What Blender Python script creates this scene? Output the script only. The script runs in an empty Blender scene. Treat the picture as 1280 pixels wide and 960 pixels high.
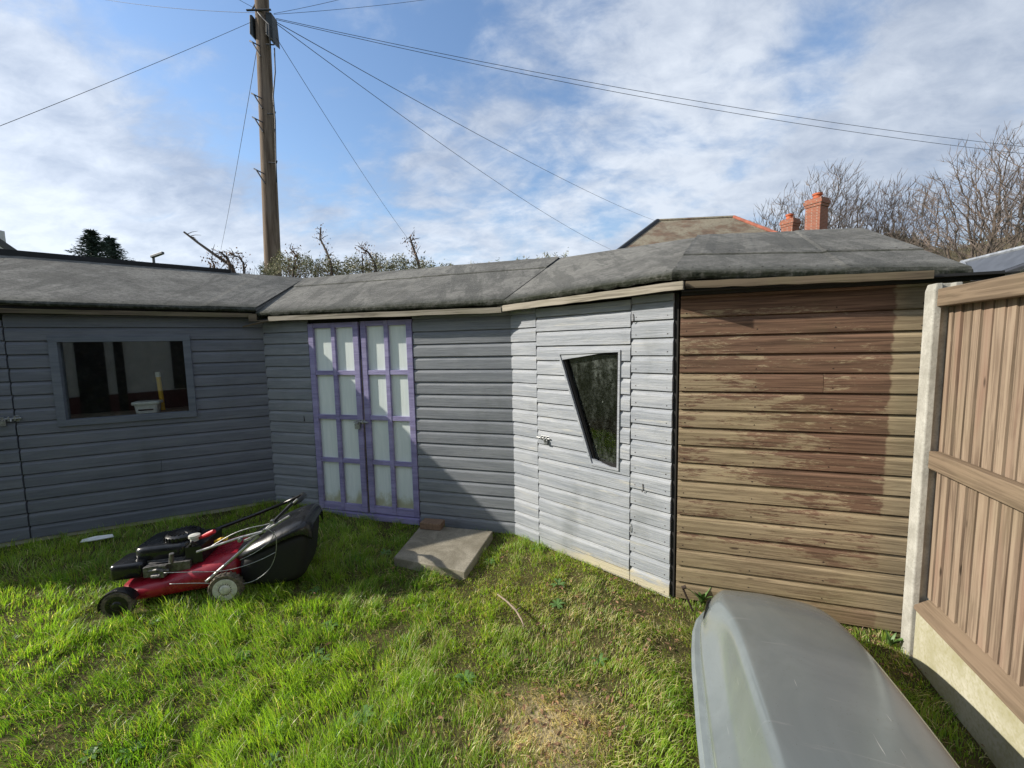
import bpy, math, random
import numpy as np
from mathutils import Vector, Matrix, noise

# ------------------------------------------------------------------ camera, sky, sun
scn = bpy.context.scene
col = scn.collection
rad = math.radians
FPX = 510.0                      # focal length in pixels of the 1280 px wide photograph
CM = np.array([[0.9997830567, -0.0208288137, 0.0],
               [-0.0019158278, -0.0919597338, 0.9957608834],
               [-0.0207405179, -0.9955448599, -0.0919796881]])
CAM_H = 1.5
cd = bpy.data.cameras.new('camera')
cam = bpy.data.objects.new('camera', cd); col.objects.link(cam); scn.camera = cam
cd.sensor_width = 36.0; cd.lens = FPX/1280*36.0
cd.clip_start = 0.02; cd.clip_end = 3000
Xc, Yc, Zc = CM@np.array([1,0,0]), CM@np.array([0,-1,0]), CM@np.array([0,0,-1])
cam.matrix_world = Matrix(((Xc[0],Yc[0],Zc[0],0),(Xc[1],Yc[1],Zc[1],0),(Xc[2],Yc[2],Zc[2],CAM_H),(0,0,0,1)))

SUN_EL = 29.0; SUN_AZ = -90.5     # azimuth measured clockwise from +Y: the sun stands to the left
SUN_STRENGTH = 4.3
SKY_STRENGTH = 0.15
EXPOSURE = 0.53
scn.view_settings.view_transform = 'Standard'; scn.view_settings.look = 'None'
scn.view_settings.gamma = 1; scn.view_settings.use_curve_mapping = False
scn.view_settings.exposure = EXPOSURE
scn.render.engine = 'CYCLES'

def survey(px, py):
    """direction of sight for a point measured in the photograph"""
    v = CM@np.array([px-640.0, py-480.0, FPX]); return v
def at_z(px, py, z):
    r = survey(px, py); t = (z-CAM_H)/r[2]; return Vector((r[0]*t, r[1]*t, z))
def at_y(px, py, Y):
    r = survey(px, py); t = Y/r[1]; return Vector((r[0]*t, Y, CAM_H+r[2]*t))
def at_plane(px, py, Q, ang, off=0.0):
    """point on the upright plane through Q running at angle ang, moved off metres toward the viewer side"""
    d = np.array([math.cos(ang), math.sin(ang)]); n = np.array([math.sin(ang), -math.cos(ang)])
    q = np.array([Q[0], Q[1]])+n*off; r = survey(px, py)
    t = (q@n)/(r[:2]@n); p = r*t; p[2] += CAM_H
    return (p[:2]-q)@d, p[2], Vector(p)

def world_sky():
    w = bpy.data.worlds.new('World'); scn.world = w; w.use_nodes = True
    nt = w.node_tree; N = nt.nodes; L = nt.links
    for n in list(N): N.remove(n)
    out = N.new('ShaderNodeOutputWorld'); bg = N.new('ShaderNodeBackground'); L.new(bg.outputs[0], out.inputs[0])
    bg.inputs[1].default_value = SKY_STRENGTH
    sky = N.new('ShaderNodeTexSky'); sky.sky_type = 'NISHITA'; sky.sun_disc = False
    sky.sun_elevation = rad(SUN_EL); sky.sun_rotation = rad(SUN_AZ); sky.air_density = 1.3; sky.dust_density = 0.6; sky.ozone_density = 1.6
    tc = N.new('ShaderNodeTexCoord')
    def math_(op, a, b=None, c=None, clamp=False):
        m = N.new('ShaderNodeMath'); m.operation = op; m.use_clamp = clamp
        for i, v in enumerate((a, b, c)):
            if v is None: continue
            if isinstance(v, (int, float)): m.inputs[i].default_value = v
            else: L.new(v, m.inputs[i])
        return m.outputs[0]
    sep = N.new('ShaderNodeSeparateXYZ'); L.new(tc.outputs['Generated'], sep.inputs[0])
    den = math_('ADD', math_('MAXIMUM', sep.outputs[2], 0.0), 0.38)
    cx = math_('DIVIDE', sep.outputs[0], den); cy = math_('DIVIDE', sep.outputs[1], den)
    comb = N.new('ShaderNodeCombineXYZ'); L.new(cx, comb.inputs[0]); L.new(cy, comb.inputs[1])
    mp = N.new('ShaderNodeMapping'); L.new(comb.outputs[0], mp.inputs[0])
    mp.inputs['Rotation'].default_value = (0, 0, rad(32)); mp.inputs['Scale'].default_value = (1.0, 1.45, 1)
    mp.inputs['Location'].default_value = (3.1, 1.7, 0)
    def nz(scale, det, rough, dist=0.0, src=mp):
        n = N.new('ShaderNodeTexNoise'); L.new(src.outputs[0], n.inputs['Vector'])
        n.inputs['Scale'].default_value = scale; n.inputs['Detail'].default_value = det
        n.inputs['Roughness'].default_value = rough; n.inputs['Distortion'].default_value = dist
        return n.outputs[0]
    big = nz(1.1, 4, 0.5, 0.4); mid = nz(3.2, 9, 0.58, 0.45); fine = nz(10, 7, 0.62, 0.3)
    v = math_('ADD', math_('MULTIPLY', big, 0.45), math_('ADD', math_('MULTIPLY', mid, 0.80), math_('MULTIPLY', fine, 0.30)))
    # where the sky of that day was clearer (negative) or thicker (positive): soft patches by direction
    def lobe(px, py, width, amt):
        d = survey(px, py); d = d/np.linalg.norm(d)
        vm = N.new('ShaderNodeVectorMath'); vm.operation = 'DOT_PRODUCT'
        L.new(tc.outputs['Generated'], vm.inputs[0]); vm.inputs[1].default_value = tuple(d)
        k = 1.0/(1-math.cos(rad(width)))
        e = math_('EXPONENT', math_('MULTIPLY', math_('SUBTRACT', vm.outputs['Value'], 1.0), k))
        return math_('MULTIPLY', e, amt)
    for a in SKY_LOBES:
        v = math_('ADD', v, lobe(*a))
    mr = N.new('ShaderNodeMapRange'); L.new(v, mr.inputs[0]); mr.interpolation_type = 'SMOOTHSTEP'
    mr.inputs[1].default_value = 0.535; mr.inputs[2].default_value = 0.86; mr.inputs[3].default_value = 0.0; mr.inputs[4].default_value = 1.0
    # cloud colour: bright white to soft blue grey underside
    cr = N.new('ShaderNodeValToRGB'); L.new(math_('ADD', math_('MULTIPLY', nz(1.3, 7, 0.55, 0.3), 0.7), math_('MULTIPLY', fine, 0.3)), cr.inputs[0])
    cr.color_ramp.elements[0].position = 0.40; cr.color_ramp.elements[0].color = (0.36, 0.43, 0.56, 1)
    cr.color_ramp.elements[1].position = 0.62; cr.color_ramp.elements[1].color = (0.73, 0.79, 0.88, 1)
    # brighter towards the sun and the horizon on the left
    vm = N.new('ShaderNodeVectorMath'); vm.operation = 'DOT_PRODUCT'; L.new(tc.outputs['Generated'], vm.inputs[0])
    vm.inputs[1].default_value = (-0.85, 0.4, 0.3)
    g = math_('MULTIPLY_ADD', vm.outputs['Value'], 1.0, 4.9)
    cm_ = N.new('ShaderNodeVectorMath'); cm_.operation = 'SCALE'; L.new(cr.outputs[0], cm_.inputs[0]); L.new(g, cm_.inputs['Scale'])
    sk = N.new('ShaderNodeVectorMath'); sk.operation = 'MULTIPLY'; L.new(sky.outputs[0], sk.inputs[0]); sk.inputs[1].default_value = (0.70, 0.77, 0.88)
    mx = N.new('ShaderNodeMix'); mx.data_type = 'RGBA'; L.new(math_('MULTIPLY', mr.outputs[0], 0.93), mx.inputs[0])
    L.new(sk.outputs[0], mx.inputs[6]); L.new(cm_.outputs[0], mx.inputs[7])
    L.new(mx.outputs[2], bg.inputs[0])
SKY_LOBES = [(230,60,14,-.30),(430,120,9,-.19),(330,190,5,-.08),(570,20,8,-.14),(1020,60,4,-.22),(690,120,6,-.10),(450,245,5,-.10),(20,170,12,.16),
             (60,60,6,.12),(200,290,16,.14),(900,150,16,.10),(560,250,12,.08),(1230,60,12,.10)]
world_sky()
sl = bpy.data.lights.new('sun', 'SUN'); so = bpy.data.objects.new('sun', sl); col.objects.link(so)
sl.energy = SUN_STRENGTH; sl.angle = rad(0.55); sl.color = (1.0, 0.93, 0.82)
sd = Vector((math.sin(rad(SUN_AZ))*math.cos(rad(SUN_EL)), math.cos(rad(SUN_AZ))*math.cos(rad(SUN_EL)), math.sin(rad(SUN_EL))))
so.rotation_euler = sd.to_track_quat('Z', 'Y').to_euler(); so.location = sd*30

rng = np.random.default_rng(7); random.seed(11)

# ------------------------------------------------------------------ node helpers
class NT:
    def __init__(s, name):
        s.m = bpy.data.materials.new(name); s.m.use_nodes = True; s.t = s.m.node_tree
        s.N = s.t.nodes; s.L = s.t.links; s.b = s.N['Principled BSDF']; s.out = s.N['Material Output']
        s.tc = s.N.new('ShaderNodeTexCoord'); s.sep = None
    def put(s, v, sock):
        if v is None: return
        if hasattr(v, 'is_output') or isinstance(v, bpy.types.NodeSocket): s.L.new(v, sock)
        else:
            if isinstance(v, (tuple, list)) and len(v) == 3 and sock.type == 'RGBA': v = (*v, 1)
            sock.default_value = v
    def map(s, scale=(1,1,1), loc=(0,0,0), rot=(0,0,0), src='Object'):
        m = s.N.new('ShaderNodeMapping'); s.L.new(s.tc.outputs[src], m.inputs[0])
        m.inputs['Scale'].default_value = scale; m.inputs['Location'].default_value = loc; m.inputs['Rotation'].default_value = rot
        return m.outputs[0]
    def noise(s, scale, det=4, rough=.55, dist=0, vec=None):
        n = s.N.new('ShaderNodeTexNoise'); s.put(vec if vec is not None else s.tc.outputs['Object'], n.inputs['Vector'])
        s.put(scale, n.inputs['Scale']); s.put(det, n.inputs['Detail']); s.put(rough, n.inputs['Roughness']); s.put(dist, n.inputs['Distortion'])
        return n.outputs[0]
    def vor(s, scale, vec=None, feature='F1', out=0, rnd=1.0):
        n = s.N.new('ShaderNodeTexVoronoi'); n.feature = feature; s.put(vec if vec is not None else s.tc.outputs['Object'], n.inputs['Vector'])
        n.inputs['Scale'].default_value = scale; n.inputs['Randomness'].default_value = rnd; return n.outputs[out]
    def math(s, op, a, b=None, c=None, clamp=False):
        m = s.N.new('ShaderNodeMath'); m.operation = op; m.use_clamp = clamp
        for i, v in enumerate((a, b, c)): s.put(v, m.inputs[i]) if v is not None else None
        return m.outputs[0]
    def ramp(s, v, p0, p1, a=0.0, b=1.0, smooth=True):
        m = s.N.new('ShaderNodeMapRange'); m.interpolation_type = 'SMOOTHSTEP' if smooth else 'LINEAR'
        s.put(v, m.inputs[0]); 
        for i, x in enumerate((p0, p1, a, b)): m.inputs[i+1].default_value = x
        return m.outputs[0]
    def mix(s, f, a, b, mode='MIX'):
        m = s.N.new('ShaderNodeMix'); m.data_type = 'RGBA'; m.blend_type = mode
        s.put(f, m.inputs[0]); s.put(a, m.inputs[6]); s.put(b, m.inputs[7]); return m.outputs[2]
    def attr(s, name, out='Fac'):
        n = s.N.new('ShaderNodeAttribute'); n.attribute_name = name; return n.outputs[out]
    def xyz(s):
        if not s.sep:
            s.sep = s.N.new('ShaderNodeSeparateXYZ'); s.L.new(s.tc.outputs['Object'], s.sep.inputs[0])
        return s.sep.outputs
    def bump(s, h, strength=.3, dist=.01):
        b = s.N.new('ShaderNodeBump'); s.put(h, b.inputs['Height']); b.inputs['Strength'].default_value = strength
        b.inputs['Distance'].default_value = dist; s.L.new(b.outputs[0], s.b.inputs['Normal'])
    def done(s, color=None, rough=.7, metal=0.0, spec=None):
        s.put(color, s.b.inputs['Base Color']); s.put(rough, s.b.inputs['Roughness']); s.put(metal, s.b.inputs['Metallic'])
        if spec is not None: s.b.inputs['Specular IOR Level'].default_value = spec
        return s.m

def wood_paint(name, base, dark, light, wear=None, wear_amt=.5, grain=1.0, bare_base=None, grime=True):
    """painted siding: grain runs along local X, each board has its own tone"""
    t = NT(name); tone = t.attr('tone')
    off = t.N.new('ShaderNodeCombineXYZ'); t.L.new(t.math('MULTIPLY', tone, 13.0), off.inputs[0]); t.L.new(t.math('MULTIPLY', tone, 5.0), off.inputs[2])
    v = t.N.new('ShaderNodeVectorMath'); v.operation = 'ADD'; t.L.new(t.tc.outputs['Object'], v.inputs[0]); t.L.new(off.outputs[0], v.inputs[1])
    m1 = t.N.new('ShaderNodeMapping'); t.L.new(v.outputs[0], m1.inputs[0]); m1.inputs['Scale'].default_value = (2.2, 8, 70)
    m2 = t.N.new('ShaderNodeMapping'); t.L.new(v.outputs[0], m2.inputs[0]); m2.inputs['Scale'].default_value = (1.4, 3, 9)
    g = t.noise(1.0, 5, .65, .4, m1.outputs[0]); b = t.noise(1.5, 6, .6, .3, m2.outputs[0])
    c = t.mix(t.ramp(g, .40, .60), dark, base)
    c = t.mix(t.math('MULTIPLY', t.ramp(b, .44, .62), .7), c, light)
    g3 = t.noise(1.0, 4, .7, .2, t.map((9, 20, 190))); c = t.mix(t.ramp(g3, .52, .68, 0, .30*grain), c, tuple(x*.55 for x in dark))
    c = t.mix(.22, c, t.mix(t.ramp(tone, 0, 1, 0, 1, False), dark, light))
    if wear:
        wn = t.noise(1.0, 8, .72, .5, t.map((2.6, 6, 34)))
        wk = t.math('MULTIPLY', t.ramp(wn, .56, .66), wear_amt)
        c = t.mix(wk, c, wear)
    if bare_base:
        z = t.xyz()[2]; x = t.xyz()[0]
        wn = t.noise(1.0, 6, .7, .5, t.map((5, 6, 22)))
        lo = t.math('SUBTRACT', t.math('MULTIPLY_ADD', wn, .22, .0), t.math('MULTIPLY', z, 1.0))
        c = t.mix(t.math('MULTIPLY', t.ramp(lo, .02, .07), t.ramp(x, bare_base[0], bare_base[1])), c, bare_base[2])
    if grime:
        gn = t.noise(1.0, 5, .6, 0, t.map((3, 3, 1.2)))
        c = t.mix(t.math('MULTIPLY', t.ramp(gn, .52, .75), .3), c, (0.06, 0.07, 0.06))
    t.bump(t.math('ADD', g, t.math('ADD', t.math('MULTIPLY', b, .3), g3)), .55*grain, .004)
    return t.done(c, .62, 0, .35)

def brown_siding(name):
    t = NT(name); tone = t.attr('tone'); x, y, z = t.xyz()[0], t.xyz()[1], t.xyz()[2]
    off = t.N.new('ShaderNodeCombineXYZ'); t.L.new(t.math('MULTIPLY', tone, 17.0), off.inputs[0]); t.L.new(t.math('MULTIPLY', tone, 3.0), off.inputs[2])
    v = t.N.new('ShaderNodeVectorMath'); v.operation = 'ADD'; t.L.new(t.tc.outputs['Object'], v.inputs[0]); t.L.new(off.outputs[0], v.inputs[1])
    def mp(s):
        m = t.N.new('ShaderNodeMapping'); t.L.new(v.outputs[0], m.inputs[0]); m.inputs['Scale'].default_value = s; return m.outputs[0]
    g = t.noise(1, 6, .65, .6, mp((2.5, 8, 90))); b = t.noise(1, 5, .6, .3, mp((1.6, 4, 11)))
    g4 = t.noise(1, 5, .7, .3, mp((10, 20, 210)))
    tan = t.mix(t.ramp(g, .38, .62), (.20, .145, .085), (.43, .335, .21)); tan = t.mix(t.ramp(g4, .5, .66, 0, .5), tan, (.10, .075, .045))
    tan = t.mix(t.math('MULTIPLY', t.ramp(b, .45, .7), .6), tan, (.34, .265, .155))
    tan = t.mix(.25, tan, t.mix(tone, (.16, .13, .09), (.44, .37, .25)))
    # flaking red-brown stain, heavier toward the top, heaviest on the top board, patchy along the boards
    s1 = t.noise(1, 10, .78, .3, mp((5.0, 6, 34))); s2 = t.noise(1, 4, .55, .3, mp((1.5, 3, 5)))
    s5 = t.noise(1, 6, .75, .2, mp((26, 20, 150))); e = t.math('ADD', t.math('MULTIPLY', s1, .75), t.math('MULTIPLY', s2, .75)); e = t.math('ADD', e, t.math('MULTIPLY_ADD', s5, .42, -.17))
    e = t.math('ADD', e, t.ramp(x, .10, .80, -.01, .10)); e = t.math('ADD', e, t.ramp(z, .1, 1.7, -.10, .07))
    e = t.math('ADD', e, t.ramp(z, 1.66, 1.70, 0, .22))
    edge = t.math('ADD', x, t.math('MULTIPLY', t.noise(1, 4, .6, 0, t.map((9, 4, 14))), .07))
    edge = t.math('MULTIPLY', t.ramp(edge, 1.015, 1.03, 1, 0), t.ramp(z, .05, .5, .55, 1))
    k = t.math('MULTIPLY', t.ramp(e, .785, .865), edge)
    stain = t.mix(t.ramp(g, .38, .62), (.075, .036, .026), (.175, .088, .060))
    c = t.mix(t.math('MULTIPLY', k, .82), tan, stain)
    kn = t.vor(1, mp((2.2, 3, 8.5))); c = t.mix(t.ramp(kn, .035, .075, .85, 0), c, (.045, .028, .02))
    al = t.noise(1, 5, .6, 0, t.map((2, 2, 2.4))); c = t.mix(t.math('MULTIPLY', t.ramp(al, .5, .75), .18), c, (.20, .195, .09))
    t.bump(t.math('ADD', g, t.math('MULTIPLY', s1, .4)), .5, .004)
    return t.done(c, .75, 0, .25)

def felt(name):
    t = NT(name)
    fine = t.noise(260, 3, .75); grit = t.noise(55, 5, .85); m = t.noise(2.4, 10, .70, .3, t.map((1.5, 3, 2.0))); bl = t.noise(1.3, 6, .65, .5)
    st = t.noise(1, 8, .75, .2, t.map((16, 46, 46), rot=(0, 0, .25))); dr = t.noise(1, 7, .72, .3, t.map((6, 1.2, 1.2), rot=(0, 0, .30)))
    c = t.mix(t.ramp(m, .36, .64), (.095, .092, .083), (.195, .190, .172))
    c = t.mix(t.math('MULTIPLY', t.ramp(bl, .47, .58), .65), c, (.25, .243, .218))
    c = t.mix(t.math('MULTIPLY', t.ramp(st, .46, .62), .62), c, (.050, .049, .043))
    c = t.mix(t.math('MULTIPLY', t.ramp(dr, .51, .58), .62), c, (.052, .052, .047))
    c = t.mix(t.ramp(grit, .42, .62, 0, .5), c, (.05, .05, .045)); c = t.mix(t.ramp(fine, .45, .65, 0, .5), c, (.30, .295, .27))
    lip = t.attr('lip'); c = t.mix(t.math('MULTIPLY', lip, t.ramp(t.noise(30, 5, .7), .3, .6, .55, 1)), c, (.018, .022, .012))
    t.bump(t.math('ADD', t.math('MULTIPLY', fine, .5), t.math('ADD', m, grit)), .7, .006)
    return t.done(c, .9, 0, .2)

def plain(name, c, rough=.6, metal=0., var=.25, scale=20, bump=.0, spec=None, c2=None):
    t = NT(name); n = t.noise(scale, 5, .6, .2)
    c2 = c2 or tuple(x*(1-var) for x in c)
    k = t.mix(t.ramp(n, .35, .68), c2, c)
    if bump: t.bump(n, bump, .004)
    return t.done(k, t.ramp(n, .3, .7, max(0, rough-.06), min(1, rough+.08)), metal, spec)

def timber(name, a, b, axis='Z', rough=.75, green=.0, knots=True, red=None):
    t = NT(name); tone = t.attr('tone')
    off = t.N.new('ShaderNodeCombineXYZ')
    for i in range(3): t.L.new(t.math('MULTIPLY', tone, (7.0, 11.0, 5.0)[i]), off.inputs[i])
    v = t.N.new('ShaderNodeVectorMath'); v.operation = 'ADD'; t.L.new(t.tc.outputs['Object'], v.inputs[0]); t.L.new(off.outputs[0], v.inputs[1])
    s = {'Z': (60, 60, 2.2), 'X': (2.2, 60, 60)}[axis]; s2 = {'Z': (9, 9, 1.5), 'X': (1.5, 9, 9)}[axis]; s3 = {'Z': (11, 11, 3.6), 'X': (3.6, 11, 11)}[axis]
    def mp(sc):
        m = t.N.new('ShaderNodeMapping'); t.L.new(v.outputs[0], m.inputs[0]); m.inputs['Scale'].default_value = sc; return m.outputs[0]
    g = t.noise(1, 5, .6, .8, mp(s)); b_ = t.noise(1, 5, .6, .4, mp(s2))
    c = t.mix(t.ramp(g, .40, .60), a, b)
    c = t.mix(t.math('MULTIPLY', t.ramp(b_, .42, .62), .5), c, tuple(x*1.25 for x in b))
    c = t.mix(.3, c, t.mix(tone, a, b))
    if red: c = t.mix(t.math('MULTIPLY', t.ramp(t.noise(1, 3, .5, 0, mp(s2)), .5, .7), .5), c, red)
    if knots:
        k = t.vor(1, mp(s3)); c = t.mix(t.ramp(k, .05, .12, .8, 0), c, tuple(x*.32 for x in a))
    if green: c = t.mix(t.math('MULTIPLY', t.ramp(t.noise(3, 5, .6), .45, .7), green), c, (.17, .175, .085))
    t.bump(g, .4, .003)
    return t.done(c, rough, 0, .25)

MAT = {}
def mats():
    M = MAT
    M['paint_blue'] = wood_paint('blue grey painted boards', (.142, .154, .182), (.112, .124, .148), (.172, .184, .210))
    M['paint_mid'] = wood_paint('grey painted boards', (.222, .238, .262), (.170, .184, .206), (.268, .282, .302), (.30, .31, .31), .3)
    M['paint_mid_trim'] = wood_paint('grey blue painted trim', (.135, .152, .180), (.108, .124, .150), (.165, .182, .210))
    M['paint_pale'] = wood_paint('pale worn grey painted boards', (.335, .355, .385), (.250, .272, .305), (.42, .435, .455), (.52, .50, .44), .55, 1.5, (.25, .75, (.50, .45, .33)))  # paler tones than the front wall, with worn and bare patches
    M['brown'] = brown_siding('flaking brown stained boards')
    M['felt'] = felt('mineral roofing felt')
    M['lilac'] = wood_paint('lilac painted battens', (.270, .245, .440), (.185, .165, .315), (.36, .335, .54), (.24, .20, .25), .5, 1.0)
    t = NT('dirty frosted panel'); z = t.xyz()[2]
    n = t.noise(1, 6, .65, .4, t.map((9, 9, 5))); m = t.noise(1, 5, .6, .2, t.map((30, 30, 3)))
    c = t.mix(t.ramp(m, .35, .7), (.66, .73, .705), (.74, .80, .77))
    gm = t.math('SUBTRACT', t.math('MULTIPLY_ADD', n, .42, .04), z)
    c = t.mix(t.ramp(gm, 0.0, .12, 0, .75), c, (.34, .33, .14)); c = t.mix(t.ramp(gm, .16, .3, 0, .6), c, (.20, .15, .07))
    M['panel'] = t.done(c, .35, 0, .5)
    M['fascia'] = timber('weathered fascia timber', (.13, .11, .085), (.40, .36, .29), 'X', green=.2)
    M['fascia_old'] = timber('old mossy fascia timber', (.065, .050, .034), (.185, .145, .100), 'X', green=.25)
    M['picket'] = timber('rough sawn fence boards', (.150, .106, .074), (.325, .250, .180), 'Z', red=(.23, .13, .095), green=.12)
    M['rail'] = timber('sawn fence rail', (.105, .076, .050), (.230, .170, .115), 'X', green=.08)
    t = NT('cast concrete'); n = t.noise(7, 8, .65); f = t.noise(90, 3, .6); sp = t.vor(70)
    c = t.mix(t.ramp(n, .35, .68), (.34, .33, .29), (.50, .49, .44)); c = t.mix(t.ramp(f, .4, .7, 0, .35), c, (.24, .23, .20))
    c = t.mix(t.ramp(sp, .08, .16, .6, 0), c, (.16, .15, .13)); t.bump(t.math('ADD', f, n), .4, .004); M['concrete'] = t.done(c, .85, 0, .2)
    t = NT('algae stained concrete'); n = t.noise(5, 8, .65, .6); f = t.noise(70, 4, .6)
    c = t.mix(t.ramp(n, .35, .66), (.36, .34, .22), (.50, .48, .38)); c = t.mix(t.ramp(f, .42, .7, 0, .5), c, (.30, .28, .14)); t.bump(t.math('ADD', f, n), .4, .005); M['concrete_algae'] = t.done(c, .88, 0, .2)
    t = NT('weathered paving concrete'); n = t.noise(5, 8, .68, .6); f = t.noise(120, 3, .65)
    c = t.mix(t.ramp(n, .35, .68), (.20, .18, .135), (.34, .31, .245)); c = t.mix(t.ramp(f, .4, .7, 0, .45), c, (.11, .10, .075)); t.bump(f, .5, .004); M['slab'] = t.done(c, .9, 0, .2)
    t = NT('lawn soil'); n = t.noise(6, 8, .7); f = t.noise(80, 4, .65); dv = t.N.new('ShaderNodeVectorMath'); dv.operation = 'DISTANCE'; t.L.new(t.tc.outputs['Object'], dv.inputs[0]); _b = at_z(690, 905, 0); dv.inputs[1].default_value = (_b.x, _b.y, 0); thatch = t.ramp(t.math('ADD', dv.outputs['Value'], t.math('MULTIPLY', n, .25)), .16, .42, 1, 0)
    c = t.mix(t.ramp(n, .35, .65), (.060, .048, .022), (.13, .11, .045)); c = t.mix(t.ramp(f, .4, .7, 0, .6), c, (.055, .075, .018)); t.bump(f, .8, .02); c = t.mix(t.math('MULTIPLY', thatch, t.ramp(f, .35, .6, .4, 1)), c, (.46, .37, .22)); c = t.mix(t.ramp(dv.outputs['Value'], 4.6, 5.6, 0, .75), c, (.075, .115, .030)); M['soil'] = t.done(c, .95, 0, .1)
    # grass blades: colour of each blade is its own
    t = NT('grass blades'); a = t.attr('col', 'Color'); t.N.remove(t.b)
    d = t.N.new('ShaderNodeBsdfPrincipled'); d.inputs['Roughness'].default_value = .38; d.inputs['Specular IOR Level'].default_value = .5; t.L.new(a, d.inputs['Base Color'])
    tr = t.N.new('ShaderNodeBsdfTranslucent'); t.L.new(t.mix(1.0, a, (1.75, 1.9, .8, 1), 'MULTIPLY'), tr.inputs[0])
    ms = t.N.new('ShaderNodeMixShader'); ms.inputs[0].default_value = .52; t.L.new(d.outputs[0], ms.inputs[1]); t.L.new(tr.outputs[0], ms.inputs[2]); t.L.new(ms.outputs[0], t.out.inputs[0])
    M['blade'] = t.m
    M['litter'] = plain('dead leaves', (.34, .19, .10), .8, var=.6, scale=60)
    M['black_plastic'] = plain('black plastic', (.012, .012, .013), .32, var=.2, scale=30)
    M['black_gloss'] = plain('dusty glossy black plastic', (.018, .019, .021), .22, var=.5, scale=9)
    M['bag_fabric'] = plain('black mesh fabric', (.008, .008, .009), .7, var=.3, scale=200, bump=.3)
    M['deck_red'] = plain('red deck paint', (.36, .012, .028), .28, var=.35, scale=14)
    M['red_plastic'] = plain('red plastic', (.62, .02, .03), .4, var=.1)
    M['yellow'] = plain('yellow plastic', (.75, .46, .02), .45, var=.1)
    M['white_plastic'] = plain('white plastic', (.80, .82, .80), .45, var=.12, scale=30)
    M['hub'] = plain('off white wheel plastic', (.66, .65, .58), .5, var=.25, scale=40)
    M['tyre'] = plain('grassy rubber tyre', (.045, .04, .03), .85, var=.7, scale=50, c2=(.16, .13, .09))
    M['chrome'] = plain('dull bright steel', (.55, .55, .54), .3, .9, var=.2)
    M['engine_metal'] = plain('oily cast aluminium', (.22, .21, .2), .5, .7, var=.5, scale=60)
    M['galv'] = plain('galvanised steel', (.42, .43, .43), .45, .8, var=.4, scale=80)
    M['rust'] = plain('dark rusted iron', (.06, .04, .03), .75, .3, var=.4, scale=60)
    t = NT('satin silver grey plastic'); n = t.noise(2.5, 5, .6, .6); f = t.noise(1, 5, .6, .4, t.map((30, 2, 4), rot=(0, 0, .6)))
    c = t.mix(t.ramp(n, .35, .68), (.235, .270, .278), (.285, .322, .330)); c = t.mix(t.ramp(f, .64, .70, 0, .35), c, (.45, .47, .47)); sc = t.noise(1, 3, .5, .2, t.map((3, 160, 160), rot=(0, 0, .5))); c = t.mix(t.math('MULTIPLY', t.ramp(sc, .71, .735), t.ramp(t.noise(5, 3), .5, .6)), c, (.5, .52, .52)); dt = t.noise(38, 7, .8); c = t.mix(t.ramp(dt, .52, .66, 0, .14), c, (.20, .20, .17)); sp = t.vor(60); c = t.mix(t.math('MULTIPLY', t.ramp(sp, .05, .1, 1, 0), .5), c, (.13, .11, .07)); t.bump(t.math('ADD', t.noise(9, 3, .5), t.math('MULTIPLY', dt, .2)), .06, .01)
    M['box_lid'] = t.done(c, t.ramp(dt, .3, .7, .13, .24), .5, .6)
    M['box_base'] = plain('grey box base plastic', (.25, .285, .29), .42, .2, var=.2, scale=8)
    # glass: thin reflecting pane
    def glass(name, tint, dirt, ior=1.6):
        t = NT(name); t.N.remove(t.b)
        gl = t.N.new('ShaderNodeBsdfGlossy'); gl.inputs['Roughness'].default_value = .015
        tp = t.N.new('ShaderNodeBsdfTransparent'); tp.inputs[0].default_value = (*tint, 1)
        fr = t.N.new('ShaderNodeFresnel'); ge = t.N.new('ShaderNodeNewGeometry')
        t.L.new(t.ramp(ge.outputs['Backfacing'], 0, 1, ior, 1/ior, False), fr.inputs[0])
        m = t.N.new('ShaderNodeMixShader'); t.L.new(fr.outputs[0], m.inputs[0]); t.L.new(tp.outputs[0], m.inputs[1]); t.L.new(gl.outputs[0], m.inputs[2])
        df = t.N.new('ShaderNodeBsdfDiffuse')
        n = t.noise(1, 7, .65, .3, t.map((16, 16, 5))); f = t.noise(60, 4, .7); z = t.xyz()[2]
        t.L.new(t.mix(t.ramp(n, .3, .7), (.05, .058, .050), (.20, .22, .20)), df.inputs[0])
        k = t.math('MULTIPLY', t.math('MULTIPLY', t.ramp(f, .3, .72), t.ramp(n, .30, .72, .15, 1)), dirt)
        if dirt > .3:
            k = t.math('MULTIPLY', k, t.math('ADD', t.ramp(z, 1.1, 1.42, .35, 1.3), t.ramp(z, .74, .95, .6, 0)))
            sp = t.vor(1, t.map((26, 26, 14))); sp2 = t.math('MULTIPLY', t.ramp(sp, .06, .11, 1, 0), t.ramp(t.noise(6, 2), .5, .56))
            df2 = t.mix(sp2, (.2, .2, .2), (.7, .7, .68))
            k = t.math('MAXIMUM', k, sp2)
        m2 = t.N.new('ShaderNodeMixShader'); t.put(t.math('MINIMUM', k, .97), m2.inputs[0]); t.L.new(m.outputs[0], m2.inputs[1]); t.L.new(df.outputs[0], m2.inputs[2])
        t.L.new(m2.outputs[0], t.out.inputs[0]); return t.m
    M['glass'] = glass('clean window glass', (.9, .92, .9), .05, 1.95)
    M['glass_dirty'] = glass('dirty window glass', (.5, .52, .48), .50)
    M['maroon'] = plain('dark maroon painted plinth', (.085, .018, .018), .6, var=.3, scale=3)
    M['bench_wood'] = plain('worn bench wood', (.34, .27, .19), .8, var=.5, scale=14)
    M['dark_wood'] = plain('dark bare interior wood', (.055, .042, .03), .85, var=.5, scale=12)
    M['dark_gap'] = plain('near black backing for gap shade', (.014, .013, .012), .9)  # near-black colour stands in for the shade inside gaps
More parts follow.
